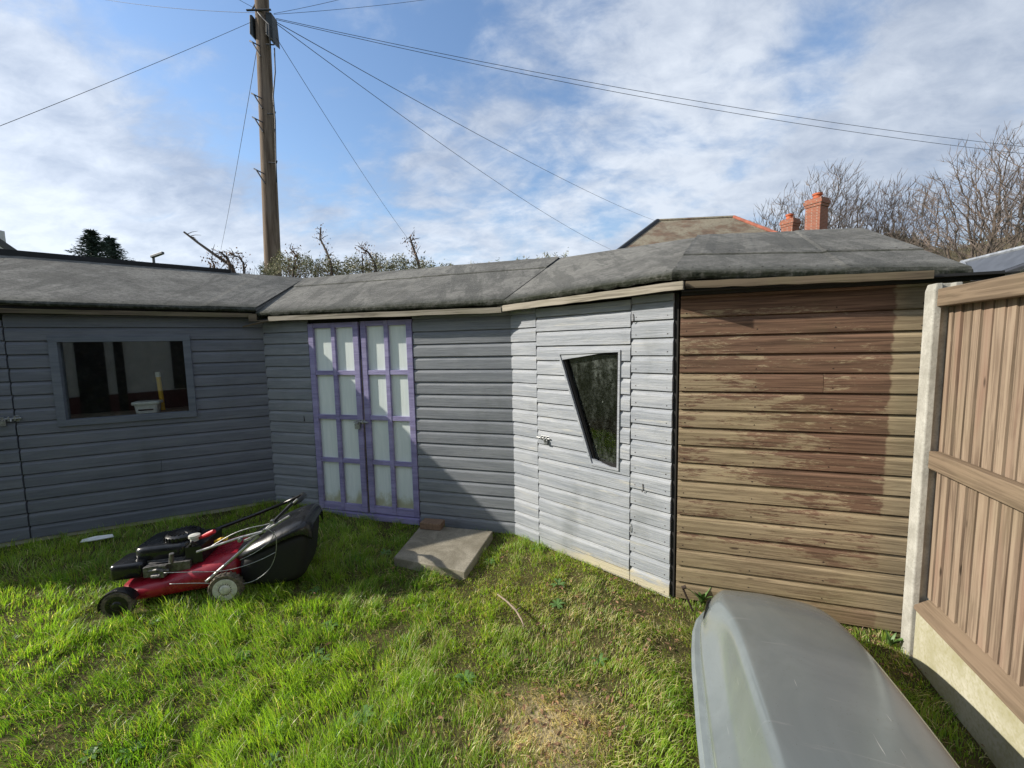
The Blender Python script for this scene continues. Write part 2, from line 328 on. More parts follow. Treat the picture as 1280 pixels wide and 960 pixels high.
    M['void'] = plain('black bitumen and eave gap shade', (.018, .018, .018), .8)  # near black: ridge and nail heads, and shade painted into eave gaps
    t = NT('telegraph pole timber'); g = t.noise(1, 6, .65, .5, t.map((14, 14, .8))); b = t.noise(1, 4, .6, .2, t.map((2, 2, 1.1)))
    c = t.mix(t.ramp(g, .35, .66), (.090, .062, .044), (.250, .190, .140)); c = t.mix(t.ramp(b, .4, .7, 0, .5), c, (.19, .15, .125)); t.bump(g, .6, .01); M['pole'] = t.done(c, .85, 0, .15)
    M['cable'] = plain('black cable', (.045, .048, .06), .6)
    M['box_metal'] = plain('weathered dark metal box', (.030, .038, .040), .55, .2, var=.4, scale=12)
    t = NT('old clay roof tiles'); bw = t.N.new('ShaderNodeTexBrick'); t.L.new(t.map((1, 1, 1), src='UV'), bw.inputs[0])
    bw.inputs['Scale'].default_value = 1.0; bw.inputs['Mortar Size'].default_value = .012; bw.inputs['Brick Width'].default_value = .17; bw.inputs['Row Height'].default_value = .10
    bw.inputs[1].default_value = (.22, .145, .10, 1); bw.inputs[2].default_value = (.155, .115, .085, 1); bw.inputs[3].default_value = (.08, .055, .04, 1)
    n = t.noise(.9, 6, .7); f = t.noise(12, 4, .7); c = t.mix(t.math('MULTIPLY', t.ramp(n, .38, .56), t.ramp(f, .32, .55)), bw.outputs[0], (.25, .225, .165)); M['tiles'] = t.done(c, .9, 0, .15)
    t = NT('red brickwork'); bw = t.N.new('ShaderNodeTexBrick'); t.L.new(t.map((1, 1, 1), src='UV'), bw.inputs[0])
    bw.inputs['Scale'].default_value = 1.0; bw.inputs['Mortar Size'].default_value = .008; bw.inputs['Brick Width'].default_value = .225; bw.inputs['Row Height'].default_value = .075
    bw.inputs[1].default_value = (.33, .10, .055, 1); bw.inputs[2].default_value = (.23, .075, .045, 1); bw.inputs[3].default_value = (.32, .27, .22, 1); M['brick'] = t.done(bw.outputs[0], .9, 0, .15)
    M['clay'] = plain('orange clay', (.52, .13, .05), .75, var=.3, scale=8)
    M['ridge_clay'] = plain('red clay ridge tiles', (.40, .13, .08), .85, var=.4, scale=3)
    M['verge'] = plain('dark verge', (.03, .032, .035), .7)
    M['slate'] = plain('grey slate', (.085, .095, .115), .6, var=.3, scale=6)
    M['slate_edge'] = plain('lead flashing', (.33, .35, .38), .5, var=.4, scale=9)
    M['render_wall'] = plain('off white render', (.62, .60, .55), .85, var=.12, scale=3)
    M['bark'] = plain('grey brown bark', (.125, .098, .078), .9, var=.4, scale=2)
    M['twig'] = plain('brown twigs', (.200, .155, .130), .9, var=.4, scale=2)
    M['conifer'] = plain('dark conifer needles', (.050, .080, .052), .8, var=.5, scale=4)
    M['hill'] = plain('winter woodland hillside', (.165, .120, .068), .95, var=.5, scale=.12, c2=(.10, .09, .045))
    M['hill_tw'] = plain('far bare wood', (.17, .125, .075), .95, var=.5, scale=.3, c2=(.12, .105, .05))
    t = NT('hedge foliage'); a = t.attr('col', 'Color'); M['hedge_leaf'] = t.done(a, .6, 0, .3)
    M['lamp'] = plain('grey lamp metal', (.10, .11, .12), .5, .4)
    M['stick'] = plain('dry stick', (.34, .26, .19), .8, var=.4, scale=60)
    M['leaf'] = plain('weed leaf green', (.10, .20, .045), .5, var=.35, scale=40)
    M['clinker'] = plain('pale brick', (.24, .155, .10), .88, var=.3, scale=60, bump=.3)
mats()

# ------------------------------------------------------------------ mesh helpers
class MB:
    def __init__(s): s.v = []; s.f = []; s.tone = []; s.mi = []; s.cur = .5; s.m = 0; s.lip = []; s.uv = None
    def add(s, vs, fs, tone=None, lip=0):
        o = len(s.v); t = s.cur if tone is None else tone
        for i, p in enumerate(vs): s.v.append(tuple(p)); s.tone.append(t); s.lip.append(lip if not isinstance(lip, (list,)) else lip[i])
        for f in fs: s.f.append(tuple(i+o for i in f)); s.mi.append(s.m)
        return s
    def box(s, x0, x1, y0, y1, z0, z1, R=None, tone=None):
        vs = [Vector(p) for p in ((x0,y0,z0),(x1,y0,z0),(x1,y1,z0),(x0,y1,z0),(x0,y0,z1),(x1,y0,z1),(x1,y1,z1),(x0,y1,z1))]
        if R is not None: vs = [R@p for p in vs]
        return s.add(vs, [(0,3,2,1),(4,5,6,7),(0,1,5,4),(1,2,6,5),(2,3,7,6),(3,0,4,7)], tone)
    def hexa(s, b, t, tone=None):       # four bottom corners, four top corners (same winding, counter-clockwise from above)
        return s.add(list(b)+list(t), [(0,3,2,1),(4,5,6,7),(0,1,5,4),(1,2,6,5),(2,3,7,6),(3,0,4,7)], tone)
    def tube(s, pts, r, n=8, cap=True, tone=None):
        pts = [Vector(p) for p in pts]; k = len(pts); rs = r if isinstance(r, (list, tuple)) else [r]*k
        t0 = (pts[1]-pts[0]).normalized(); up = Vector((0,0,1)) if abs(t0.z) < .9 else Vector((1,0,0))
        a = t0.cross(up).normalized(); vs = []
        for i in range(k):
            t = (pts[min(i+1,k-1)]-pts[max(i-1,0)]).normalized()
            a = (a-t*a.dot(t)); a = a.normalized() if a.length > 1e-6 else t.orthogonal().normalized()
            b = t.cross(a)
            for j in range(n):
                w = 2*math.pi*j/n; vs.append(pts[i]+(a*math.cos(w)+b*math.sin(w))*rs[i])
        fs = [(i*n+j, i*n+(j+1)%n, (i+1)*n+(j+1)%n, (i+1)*n+j) for i in range(k-1) for j in range(n)]
        if cap: fs += [tuple(range(n))[::-1], tuple((k-1)*n+j for j in range(n))]
        return s.add(vs, fs, tone)
    def lathe(s, prof, c, axis='Z', n=24, tone=None):   # prof: (radius, height)
        vs = []; c = Vector(c)
        for r, h in prof:
            for j in range(n):
                w = 2*math.pi*j/n; x, y = r*math.cos(w), r*math.sin(w)
                vs.append(c+(Vector((x,y,h)) if axis == 'Z' else Vector((x,h,y)) if axis == 'Y' else Vector((h,x,y))))
        k = len(prof); fs = [(i*n+j, i*n+(j+1)%n, (i+1)*n+(j+1)%n, (i+1)*n+j) for i in range(k-1) for j in range(n)]
        fs += [tuple(range(n))[::-1], tuple((k-1)*n+j for j in range(n))]
        return s.add(vs, fs, tone)
    def loft(s, rings, cap=True, tone=None, close=True):
        n = len(rings[0]); vs = [p for r in rings for p in r]; m = n if close else n-1
        fs = [(i*n+j, i*n+(j+1)%n, (i+1)*n+(j+1)%n, (i+1)*n+j) for i in range(len(rings)-1) for j in range(m)]
        if cap: fs += [tuple(range(n))[::-1], tuple((len(rings)-1)*n+j for j in range(n))]
        return s.add(vs, fs, tone)

WM = {}
def mk(name, mb, mat, parent=None, loc=(0,0,0), rz=0.0, smooth=False, bevel=0, sub=0, uvfn=None, fix=True, label=None):
    """link the collected shapes as one mesh object; loc and rz are its own world frame"""
    me = bpy.data.meshes.new(name); me.from_pydata([tuple(v) for v in mb.v], [], mb.f)
    for i, m in enumerate(mat if isinstance(mat, (list, tuple)) else [mat]): me.materials.append(MAT[m] if isinstance(m, str) else m)
    a = me.attributes.new('tone', 'FLOAT', 'POINT'); a.data.foreach_set('value', np.array(mb.tone, dtype=np.float32))
    if any(mb.lip): a = me.attributes.new('lip', 'FLOAT', 'POINT'); a.data.foreach_set('value', np.array(mb.lip, dtype=np.float32))
    me.polygons.foreach_set('material_index', mb.mi)
    if fix:
        import bmesh
        b = bmesh.new(); b.from_mesh(me); bmesh.ops.recalc_face_normals(b, faces=b.faces[:]); b.to_mesh(me); b.free()
    if uvfn:
        uv = me.uv_layers.new(name='UVMap')
        for p in me.polygons:
            for li in p.loop_indices:
                uv.data[li].uv = uvfn(me.vertices[me.loops[li].vertex_index].co, p.normal)
    if smooth:
        me.polygons.foreach_set('use_smooth', [True]*len(me.polygons))
        if smooth == 'auto': me.set_sharp_from_angle(angle=rad(35))
    o = bpy.data.objects.new(name, me); col.objects.link(o)
    W = Matrix.Translation(loc)@Matrix.Rotation(rz, 4, 'Z')
    if parent is not None:
        o.parent = parent; L = WM[parent].inverted()@W
        o.location = L.to_translation(); o.rotation_euler = L.to_euler()
    else:
        o.location = loc; o.rotation_euler = (0,0,rz)
    WM[o] = W
    if bevel:
        m = o.modifiers.new('bevel', 'BEVEL'); m.width = bevel; m.segments = 2; m.limit_method = 'ANGLE'; m.angle_limit = rad(40)
    if sub:
        m = o.modifiers.new('subsurf', 'SUBSURF'); m.levels = sub; m.render_levels = sub
    if label: o['label'] = label
    return o
def thing(name, label, cat, loc=(0,0,0), rz=0.0, group=None):
    o = bpy.data.objects.new(name, None); col.objects.link(o); o.location = loc; o.rotation_euler = (0,0,rz); o.empty_display_size = .2
    WM[o] = Matrix.Translation(loc)@Matrix.Rotation(rz, 4, 'Z'); return tag(o, label, cat, group)
def tag(o, label=None, cat=None, group=None, kind=None):
    if label: o['label'] = label
    if cat: o['category'] = cat
    if group: o['group'] = group
    if kind: o['kind'] = kind
    return o
def fbm(x, y, z=0.0, s=1.0): return noise.fractal(Vector((x*s, y*s, z*s)), 1.0, 2.0, 4)

# ------------------------------------------------------------------ plan of the place (metres, from the survey of the photograph)
A = Vector((-2.283, 3.805)); B = Vector((0.007, 3.156)); C = Vector((0.917, 2.302))
A0 = rad(26.0)                                   # left shed front
A1 = math.atan2(B.y-A.y, B.x-A.x); A2 = math.atan2(C.y-B.y, C.x-B.x); A3 = math.atan2(1.963-2.302, 1.963-0.917)
def dirv(a): return Vector((math.cos(a), math.sin(a)))
def outn(a): return Vector((math.sin(a), -math.cos(a)))
def wl(Q, a, u, off=0, z=0):
    p = Q+dirv(a)*u+outn(a)*off; return Vector((p.x, p.y, z))
def ss(t): t = min(1, max(0, t)); return t*t*(3-2*t)
def gz(x, y):
    """height of the lawn"""
    left = ss((-x-.9)/1.2)*ss((y-1.6)/1.6)*.065
    return left+.012*fbm(x, y, 0, 1.6)+.006*fbm(x, y, 3, 5)-.01

# ------------------------------------------------------------------ ground
def ground():
    mb = MB(); xs = np.concatenate([[-500,-120,-40,-14,-8], np.linspace(-5.6,3.2,111), [6,12,40,120,500]])
    ys = np.concatenate([[-300,-60,-20,-8,-3], np.linspace(-.6,4.4,71), [6,12,40,120,600]])
    vs = []
    for y in ys:
        for x in xs:
            ins = -6 < x < 3.3 and -1 < y < 4.5
            vs.append((x, y, gz(x, y) if ins else -.02))
    n = len(xs); fs = [(j*n+i, j*n+i+1, (j+1)*n+i+1, (j+1)*n+i) for j in range(len(ys)-1) for i in range(n-1)]
    mb.add(vs, fs); o = mk('ground', mb, 'soil', smooth=True, fix=False); tag(o, kind='structure')
ground()
def hill():
    mb = MB(); nu, nv = 60, 10; vs = []
    for j in range(nv):
        for i in range(nu):
            u = i/(nu-1); v = j/(nv-1); X = 55+u*190; Y = 85+v*90
            h = 46*ss(v*1.15)*ss(u*4.0+.05)*(.80+.25*fbm(X, Y, 0, .016))+1.2*fbm(X, Y, 1, .08)
            vs.append((X, Y, h-1.5))
    mb.add(vs, [(j*nu+i, j*nu+i+1, (j+1)*nu+i+1, (j+1)*nu+i) for j in range(nv-1) for i in range(nu-1)])
    o = mk('hill', mb, 'hill', smooth=True, fix=False); tag(o, kind='structure')
    # rough far woodland on it: short twiggy strokes nobody could count
    m2 = MB()
    for k in range(2600):
        u, v = random.random(), random.random()*.85; X = 55+u*190; Y = 85+v*90
        h = 46*ss(v*1.15)*ss(u*4.0+.05)*(.80+.25*fbm(X, Y, 0, .016))+1.2*fbm(X, Y, 1, .08)-1.5
        hh = random.uniform(1.4, 3.4)
        for q in range(3):
            a = random.uniform(0, 6.28); s = random.uniform(.3, 1.3)
            m2.tube([(X, Y, h), (X+s*math.cos(a)*.5, Y+s*math.sin(a)*.5, h+hh*.6), (X+s*math.cos(a), Y+s*math.sin(a), h+hh)], [.10, .07, .03], 3, False)
    o = mk('woodland', m2, 'hill_tw', fix=False); tag(o, 'brown leafless woodland covering the far hillside', 'woodland', kind='stuff')
hill()

# ------------------------------------------------------------------ siding
PITCH = .1022
PROF = [(0.0, -.010), (0.0, .0135), (.0015, .0145), (.070, .0145), (.078, .012), (.085, .0075), (.0935, .0052), (.0955, .003), (.0958, -.010), (PITCH, -.010)]
def siding(u0, u1, z0, z1, hole=None, y0=0.0, seed=0, nx=1, joints=(), nails=0):
    """shiplap boards; local X along the wall, outward is -Y. hole(z) -> (a, b) open interval or None; joints = (row, u) butt joints"""
    r = random.Random(seed); mb = MB(); k = 0; z = z0
    while z < z1-.004:
        top = min(z+PITCH, z1); tone = r.random(); jy = r.uniform(-.0016, .0016)
        segs = [(u0, u1)]
        for (row, uj) in joints:
            if row == k: segs = [(u0, uj-.0012), (uj+.0012, u1)]
        for si, (ua, ub) in enumerate(segs):
            rows = [(z+dz, o) for dz, o in PROF if z+dz <= top+1e-5]
            if rows[-1][0] < top-1e-4: rows.append((top, .012))
            cuts = []
            if hole:
                for zc in hole.cuts:
                    if rows[1][0]+.003 < zc < top-.002: cuts.append(zc)
            for zc in cuts:
                for i in range(len(rows)-1):
                    if rows[i][0] < zc < rows[i+1][0]:
                        f = (zc-rows[i][0])/(rows[i+1][0]-rows[i][0]); rows.insert(i+1, (zc, rows[i][1]*(1-f)+rows[i+1][1]*f)); break
            for i in range(len(rows)-1):
                (za, oa), (zb, ob) = rows[i], rows[i+1]
                mid = (za+zb)/2 if zb > za else za+1e-4
                ivs = [(ua, ub, ua, ub)]
                if hole and hole(mid):
                    a0, b0 = hole(za if zb == za else max(za, hole.cuts[0]+1e-5) if za < hole.cuts[0] else za) or hole(mid)
                    h1 = hole(min(zb, hole.cuts[-1]-1e-5)) or hole(mid); h0 = hole(max(za, hole.cuts[0]+1e-5)) or hole(mid)
                    ivs = [(ua, h0[0], ua, h1[0]), (h0[1], ub, h1[1], ub)]
                for a, b_, c, d in ivs:
                    if b_ <= a: continue
                    mb.add([(a, y0-oa-jy, za), (b_, y0-oa-jy, za), (d, y0-ob-jy, zb), (c, y0-ob-jy, zb)], [(0,1,2,3)], tone+si*.3)
                    # end grain
                    if i >= 1:
                        for e0, e1 in ((a, c), (b_, d)):
                            mb.add([(e0, y0-oa-jy, za), (e1, y0-ob-jy, zb), (e1, y0+.004, zb), (e0, y0+.004, za)], [(0,1,2,3)], tone)
        if nails and top-z > .08:
            mb.m = 1; u = u0+.03
            while u < u1-.01:
                zz = z+r.uniform(.018, .026)
                if not (hole and hole(zz) and hole(zz)[0]-.01 < u < hole(zz)[1]+.01):
                    mb.add([(u+r.uniform(-.002, .002)+.0038*math.cos(w), y0-.0151-jy, zz+.0038*math.sin(w)) for w in (0, 1.05, 2.1, 3.14, 4.2, 5.2)], [(0,1,2,3,4,5)])
                u += nails
            mb.m = 0
        z = top; k += 1
    return mb
class Hole:
    def __init__(s, poly):      # polygon corners (u,z), convex
        s.p = poly; s.cuts = (min(z for u, z in poly), max(z for u, z in poly))
    def __call__(s, z):
        if z <= s.cuts[0] or z >= s.cuts[1]: return None
        xs = []
        n = len(s.p)
        for i in range(n):
            (u0, z0), (u1, z1) = s.p[i], s.p[(i+1)%n]
            if (z0-z)*(z1-z) < 0 or z0 == z: xs.append(u0+(u1-u0)*(z-z0)/((z1-z0) or 1e-9))
        return (min(xs), max(xs)) if len(xs) >= 2 else None
def panel_back(mb, u0, u1, z0, z1, y, poly=None):
    """inner skin of a wall, with a rectangular hole left for a window"""
    if poly:
        a, b = min(p[0] for p in poly), max(p[0] for p in poly); c, d = min(p[1] for p in poly), max(p[1] for p in poly)
        for q in ((u0, a, z0, z1), (b, u1, z0, z1), (a, b, z0, c), (a, b, d, z1)): mb.box(q[0], q[1], y, y+.012, q[2], q[3])
    else: mb.box(u0, u1, y, y+.012, z0, z1)

def uvz(px, py, Q, a, off=.0): r = at_plane(px, py, Q, a, off); return r[0], r[1]

def screw_bolt(parent, Q, a, u, z, s=1.0, flip=1, o=.014):
    """small galvanised slide bolt"""
    mb = MB(); mb.box(-.035*s, .035*s, -.004, 0, -.014*s, .014*s); mb.tube([(-.06*s*flip, -.012, 0), (.045*s*flip, -.012, 0)], .005*s, 8)
    for x in (-.022, .0, .022): mb.box(x*s-.005, x*s+.005, -.02, -.003, -.011*s, .011*s)
    mb.tube([(.01*s*flip, -.012, 0), (.012*s*flip, -.03, -.006), (.012*s*flip, -.032, -.02)], .004*s, 8)
    return mk('bolt', mb, 'galv', parent, wl(Q, a, u, o, z), a, bevel=.0015)
def padlock(parent, Q, a, u, z, mat='rust', s=1.0, o=.02):
    mb = MB(); mb.box(-.018*s, .018*s, -.018, -.002, -.035*s, 0)
    mb.tube([(-.012*s, -.01, -.002), (-.012*s, -.01, .014*s), (-.006*s, -.01, .022*s), (.006*s, -.01, .022*s), (.012*s, -.01, .014*s), (.012*s, -.01, -.002)], .003*s, 8)
    return mk('padlock', mb, mat, parent, wl(Q, a, u, o, z), a, bevel=.002)
def hook(parent, Q, a, u, z, mat='rust'):
    mb = MB(); mb.tube([(0, -.002, .020), (0, -.009, .018), (.002, -.010, .0), (.003, -.009, -.022), (-.002, -.009, -.030), (-.006, -.008, -.024)], .0022, 6)
    return mk('hook', mb, mat, parent, wl(Q, a, u, .010, z), a, smooth=True)

# ------------------------------------------------------------------ roofs
OFF = .10; RUN = .95
def corner_pt(P, a, b, k, z):
    """offset of a plan corner between walls a and b by k metres outward (negative = back)"""
    n = (outn(a)+outn(b)); n = n/ n.length; c = n.dot(outn(a)); p = P+n*(k/c); return Vector((p.x, p.y, z))
def felt_patch(mb, e0, e1, r0, r1, nu=40, nv=14, lap=.42, lip=.045, amp=.004, seed=0, lipside=True, wav=1.0, joins=()):
    amp *= .5
    """sheet of felt from the eave line e0-e1 up to the ridge line r0-r1 with a turned-down lip"""
    e0, e1, r0, r1 = map(Vector, (e0, e1, r0, r1)); down = ((e0+e1)-(r0+r1)).normalized(); hor = Vector((down.x, down.y, 0)).normalized()
    rows = []; lips = []
    L = (e1-e0).length
    if lipside:
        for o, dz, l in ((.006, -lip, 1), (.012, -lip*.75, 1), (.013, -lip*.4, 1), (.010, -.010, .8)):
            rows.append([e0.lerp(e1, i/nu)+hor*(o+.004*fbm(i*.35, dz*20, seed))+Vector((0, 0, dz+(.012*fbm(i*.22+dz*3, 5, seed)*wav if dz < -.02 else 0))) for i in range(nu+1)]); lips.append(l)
    vs_ = [0, .05, .12]+[k/nv for k in range(2, nv+1)]
    if lap: vs_ = sorted([v for v in vs_ if abs(v-lap) > .03]+[lap-.016, lap-.008, lap, lap+.006])
    for v in vs_:
        row = []
        for i in range(nu+1):
            u = i/nu; p = e0.lerp(e1, u).lerp(r0.lerp(r1, u), v)
            inner = min(1, 6*u, 6*(1-u), 5*(1-v)+.0) if v > 0 else 0
            dz = inner*(amp*1.3*fbm(p.x, p.y, seed, 1.3)+amp*.35*fbm(p.x, p.y, seed+4, 6))
            for uj in joins:
                if u >= uj: dz += .005
            if lap and v >= lap: dz += .008+.003*fbm(i*.3, 0, seed)
            row.append(p+Vector((0, 0, dz)))
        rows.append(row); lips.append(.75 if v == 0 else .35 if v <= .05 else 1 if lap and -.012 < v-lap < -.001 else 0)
    n = nu+1; vs = [p for r in rows for p in r]; lp = [l for l in lips for _ in range(n)]
    mb.add(vs, [(j*n+i, j*n+i+1, (j+1)*n+i+1, (j+1)*n+i) for j in range(len(rows)-1) for i in range(nu)], .5, lp)
    mb.m = 1; rr = random.Random(seed)
    def nail(p):
        mb.add([p+Vector((.0055*math.cos(w), .0055*math.sin(w), .0045)) for w in (0, 1.05, 2.1, 3.14, 4.2, 5.2)], [(0,1,2,3,4,5)])
    if lipside and L > 1:
        k = 0
        while k*.085 < L-.03:
            u = (k*.085+rr.uniform(0, .03))/L; nail(e0.lerp(e1, u).lerp(r0.lerp(r1, u), .045)); k += 1
            if lap: nail(e0.lerp(e1, u).lerp(r0.lerp(r1, u), lap+.02)+Vector((0, 0, .012)))
    for uj in joins:
        for q in range(12): nail(e0.lerp(e1, uj+.006).lerp(r0.lerp(r1, uj+.006), .04+q*.08)+Vector((0, 0, .007)))
    mb.m = 0
    # roof boarding below
    q = [e0, e1, r1, r0]; mb.hexa([p+Vector((0,0,-.026)) for p in q], [p+Vector((0,0,-.010)) for p in q])
def fascia(parent, P0, P1, z0, z1, h, mat, seed=0, t=.018, out=0.0):
    a = math.atan2(P1.y-P0.y, P1.x-P0.x); L = math.hypot(P1.x-P0.x, P1.y-P0.y); mb = MB(); mb.cur = random.Random(seed).random()
    n = 14; rr = random.Random(seed)
    vs = []
    for i in range(n+1):
        x = L*i/n; zt = z0+(z1-z0)*i/n; w = .0025*rr.uniform(-1, 1)
        vs += [(x, -out, zt-h+w), (x, -out-t, zt-h+w), (x, -out-t, zt+w*.5), (x, -out, zt+w*.5)]
    fs = [(i*4+j, i*4+(j+1)%4, i*4+4+(j+1)%4, i*4+4+j) for i in range(n) for j in range(4)]+[(0,1,2,3), (n*4+3, n*4+2, n*4+1, n*4)]
    mb.add(vs, fs); return mk('fascia', mb, mat, parent, (P0.x, P0.y, 0), a)

Lend = -3.1      # where the left shed ends beyond the picture
Rend = 1.36      # right end of the brown shed
eA = corner_pt(A, A0, A1, OFF, 1.885); eB = corner_pt(B, A1, A2, OFF, 1.845); eC = corner_pt(C, A2, A3, OFF, 1.875)
rA = corner_pt(A, A0, A1, -RUN, 2.325); rB = corner_pt(B, A1, A2, -RUN, 2.335); rC = corner_pt(C, A2, A3, -RUN, 2.285)
bA = corner_pt(A, A0, A1, -2*RUN, 1.86); bB = corner_pt(B, A1, A2, -2*RUN, 1.86); bC = corner_pt(C, A2, A3, -2*RUN, 1.86)
eL = wl(A, A0, Lend-.08, OFF, 1.925); rL = wl(A, A0, Lend-.08, -RUN, 2.46); bL = wl(A, A0, Lend-.08, -2*RUN, 1.86)
eR = at_z(1214, 337, 1.815); rR = Vector((2.36, 2.80, 2.215)); bR = wl(C, A3, Rend+.10, -2*RUN, 1.80)

# ---- left shed
def left_shed():
    T = thing('garden_shed', 'blue grey painted shed on the left with a wide window and bolted door', 'shed', wl(A, A0, 0), A0)
    # window opening
    ol = [uvz(72,427,A,A0), uvz(230,427,A,A0), uvz(237,515,A,A0), uvz(86,523,A,A0)]
    ua = (ol[0][0]+ol[3][0])/2; ub = (ol[1][0]+ol[2][0])/2; za = (ol[2][1]+ol[3][1])/2; zb = (ol[0][1]+ol[1][1])/2
    w = .052; hole = Hole([(ua-.02, za-.02), (ub+.02, za-.02), (ub+.02, zb+.02), (ua-.02, zb+.02)])
    zt = 1.815; z0 = .085
    mb = siding(-1.660, -.002, z0, zt, hole, seed=3, joints=((4, -.83),))
    panel_back(mb, -1.66, -.002, z0, zt, .004, hole.p); mk('wall', mb, 'paint_blue', T, wl(A, A0, 0), A0)
    mb = siding(Lend, -2.41, z0, zt, seed=6); panel_back(mb, Lend, -2.41, z0, zt, .004); mk('wall', mb, 'paint_blue', T, wl(A, A0, 0), A0)
    # door
    mb = siding(-2.402, -1.668, z0+.004, 1.77, None, -.004, seed=5); panel_back(mb, -2.402, -1.668, z0, 1.77, .002)
    D = mk('door', mb, 'paint_blue', T, wl(A, A0, 0), A0)
    u, z = uvz(14, 523, A, A0); screw_bolt(D, A, A0, u-.0, z, 1.5); padlock(D, A, A0, u-.035, z-.01, 'galv', 1.1)
    # window: surround with mitred look, glass behind it
    mb = MB()
    for q in ((ua-w, ub+w, zb, zb+w*.9), (ua-w, ub+w, za-w*.95, za)): mb.box(q[0], q[1], -.030, -.003, q[2], q[3], tone=random.random())
    for q in ((ua-w, ua, za, zb), (ub, ub+w, za, zb)): mb.box(q[0], q[1], -.029, -.003, q[2]+.0005, q[3]-.0005, tone=random.random())
    for q in ((ua-.012, ua, za, zb), (ub, ub+.012, za, zb), (ua, ub, zb, zb+.012), (ua, ub, za-.012, za)): mb.box(q[0], q[1], -.003, .045, q[2], q[3], tone=.2)
    Wn = mk('window', mb, 'paint_mid_trim', T, wl(A, A0, 0), A0, bevel=.0015)
    g = MB(); g.box(ua-.008, ub+.008, .012, .015, za-.008, zb+.008); mk('pane', g, 'glass', Wn, wl(A, A0, 0), A0)
    # concrete plinth, side, back and floor
    mb = MB(); mb.box(Lend, -.0, -.004, 1.85, -.05, z0-.002); mk('plinth', mb, 'concrete_algae', T, wl(A, A0, 0), A0)
    mb = MB(); mb.box(Lend, Lend+.02, .02, 1.85, z0, 1.80); mb.box(Lend, -.0, 1.83, 1.85, z0, 1.80); mb.box(-.02, 0, .02, 1.85, z0, 1.80)
    mb.add([(Lend+.003, .0, 1.80), (Lend+.003, .93, 2.36), (Lend+.003, 1.85, 1.80), (Lend+.018, .0, 1.80), (Lend+.018, .93, 2.36), (Lend+.018, 1.85, 1.80)], [(0,1,2),(3,5,4),(0,3,4,1),(1,4,5,2)])
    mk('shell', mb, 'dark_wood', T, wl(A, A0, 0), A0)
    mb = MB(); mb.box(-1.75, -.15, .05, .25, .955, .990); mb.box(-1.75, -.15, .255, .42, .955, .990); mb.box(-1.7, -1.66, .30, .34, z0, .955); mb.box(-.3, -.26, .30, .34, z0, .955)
    mk('workbench', mb, 'bench_wood', T, wl(A, A0, 0), A0)
    mb = MB(); felt_patch(mb, eL, eA, rL, rA, 60, 14, None, .03, .006, 1, joins=(.34, .875)); felt_patch(mb, bL, bA, rL, rA, 20, 5, None, .05, .004, 2)
    mk('roof', mb, ['felt', 'void'], T)
    # raised dark board along the ridge
    n = 18; mb = MB(); vs = []
    q1 = rL.lerp(rA, .80)
    for i in range(n+1):
        p = rL.lerp(q1, i/n); h = .050*(1-.35*i/n)+.004*fbm(i*.4, 2)
        f = outn(A0)*.03; b_ = -outn(A0)*.03
        vs += [p+Vector((f.x, f.y, -.02)), p+Vector((f.x*.9, f.y*.9, h)), p+Vector((b_.x, b_.y, h)), p+Vector((b_.x, b_.y, -.02))]
    mb.add(vs, [(i*4+j, i*4+(j+1)%4, i*4+4+(j+1)%4, i*4+4+j) for i in range(n) for j in range(4)]+[(0,1,2,3), (n*4+3, n*4+2, n*4+1, n*4)])
    mk('ridge_board', mb, 'void', T)
    fascia(T, wl(A, A0, Lend-.08, OFF-.02), wl(A, A0, -.075, OFF-.02), 1.862, 1.842, .034, 'fascia_old', 4)
    mb = MB(); mb.box(Lend, -.1, -.075, -.04, 1.855, 1.885); mb.box(Lend, -.02, -.045, -.002, 1.815, 1.85); mk('gap_batten', mb, 'void', T, wl(A, A0, 0), A0)  # near-black strips stand in for the shaded gap below the felt
    return ua, ub, za, zb
WIN = left_shed()

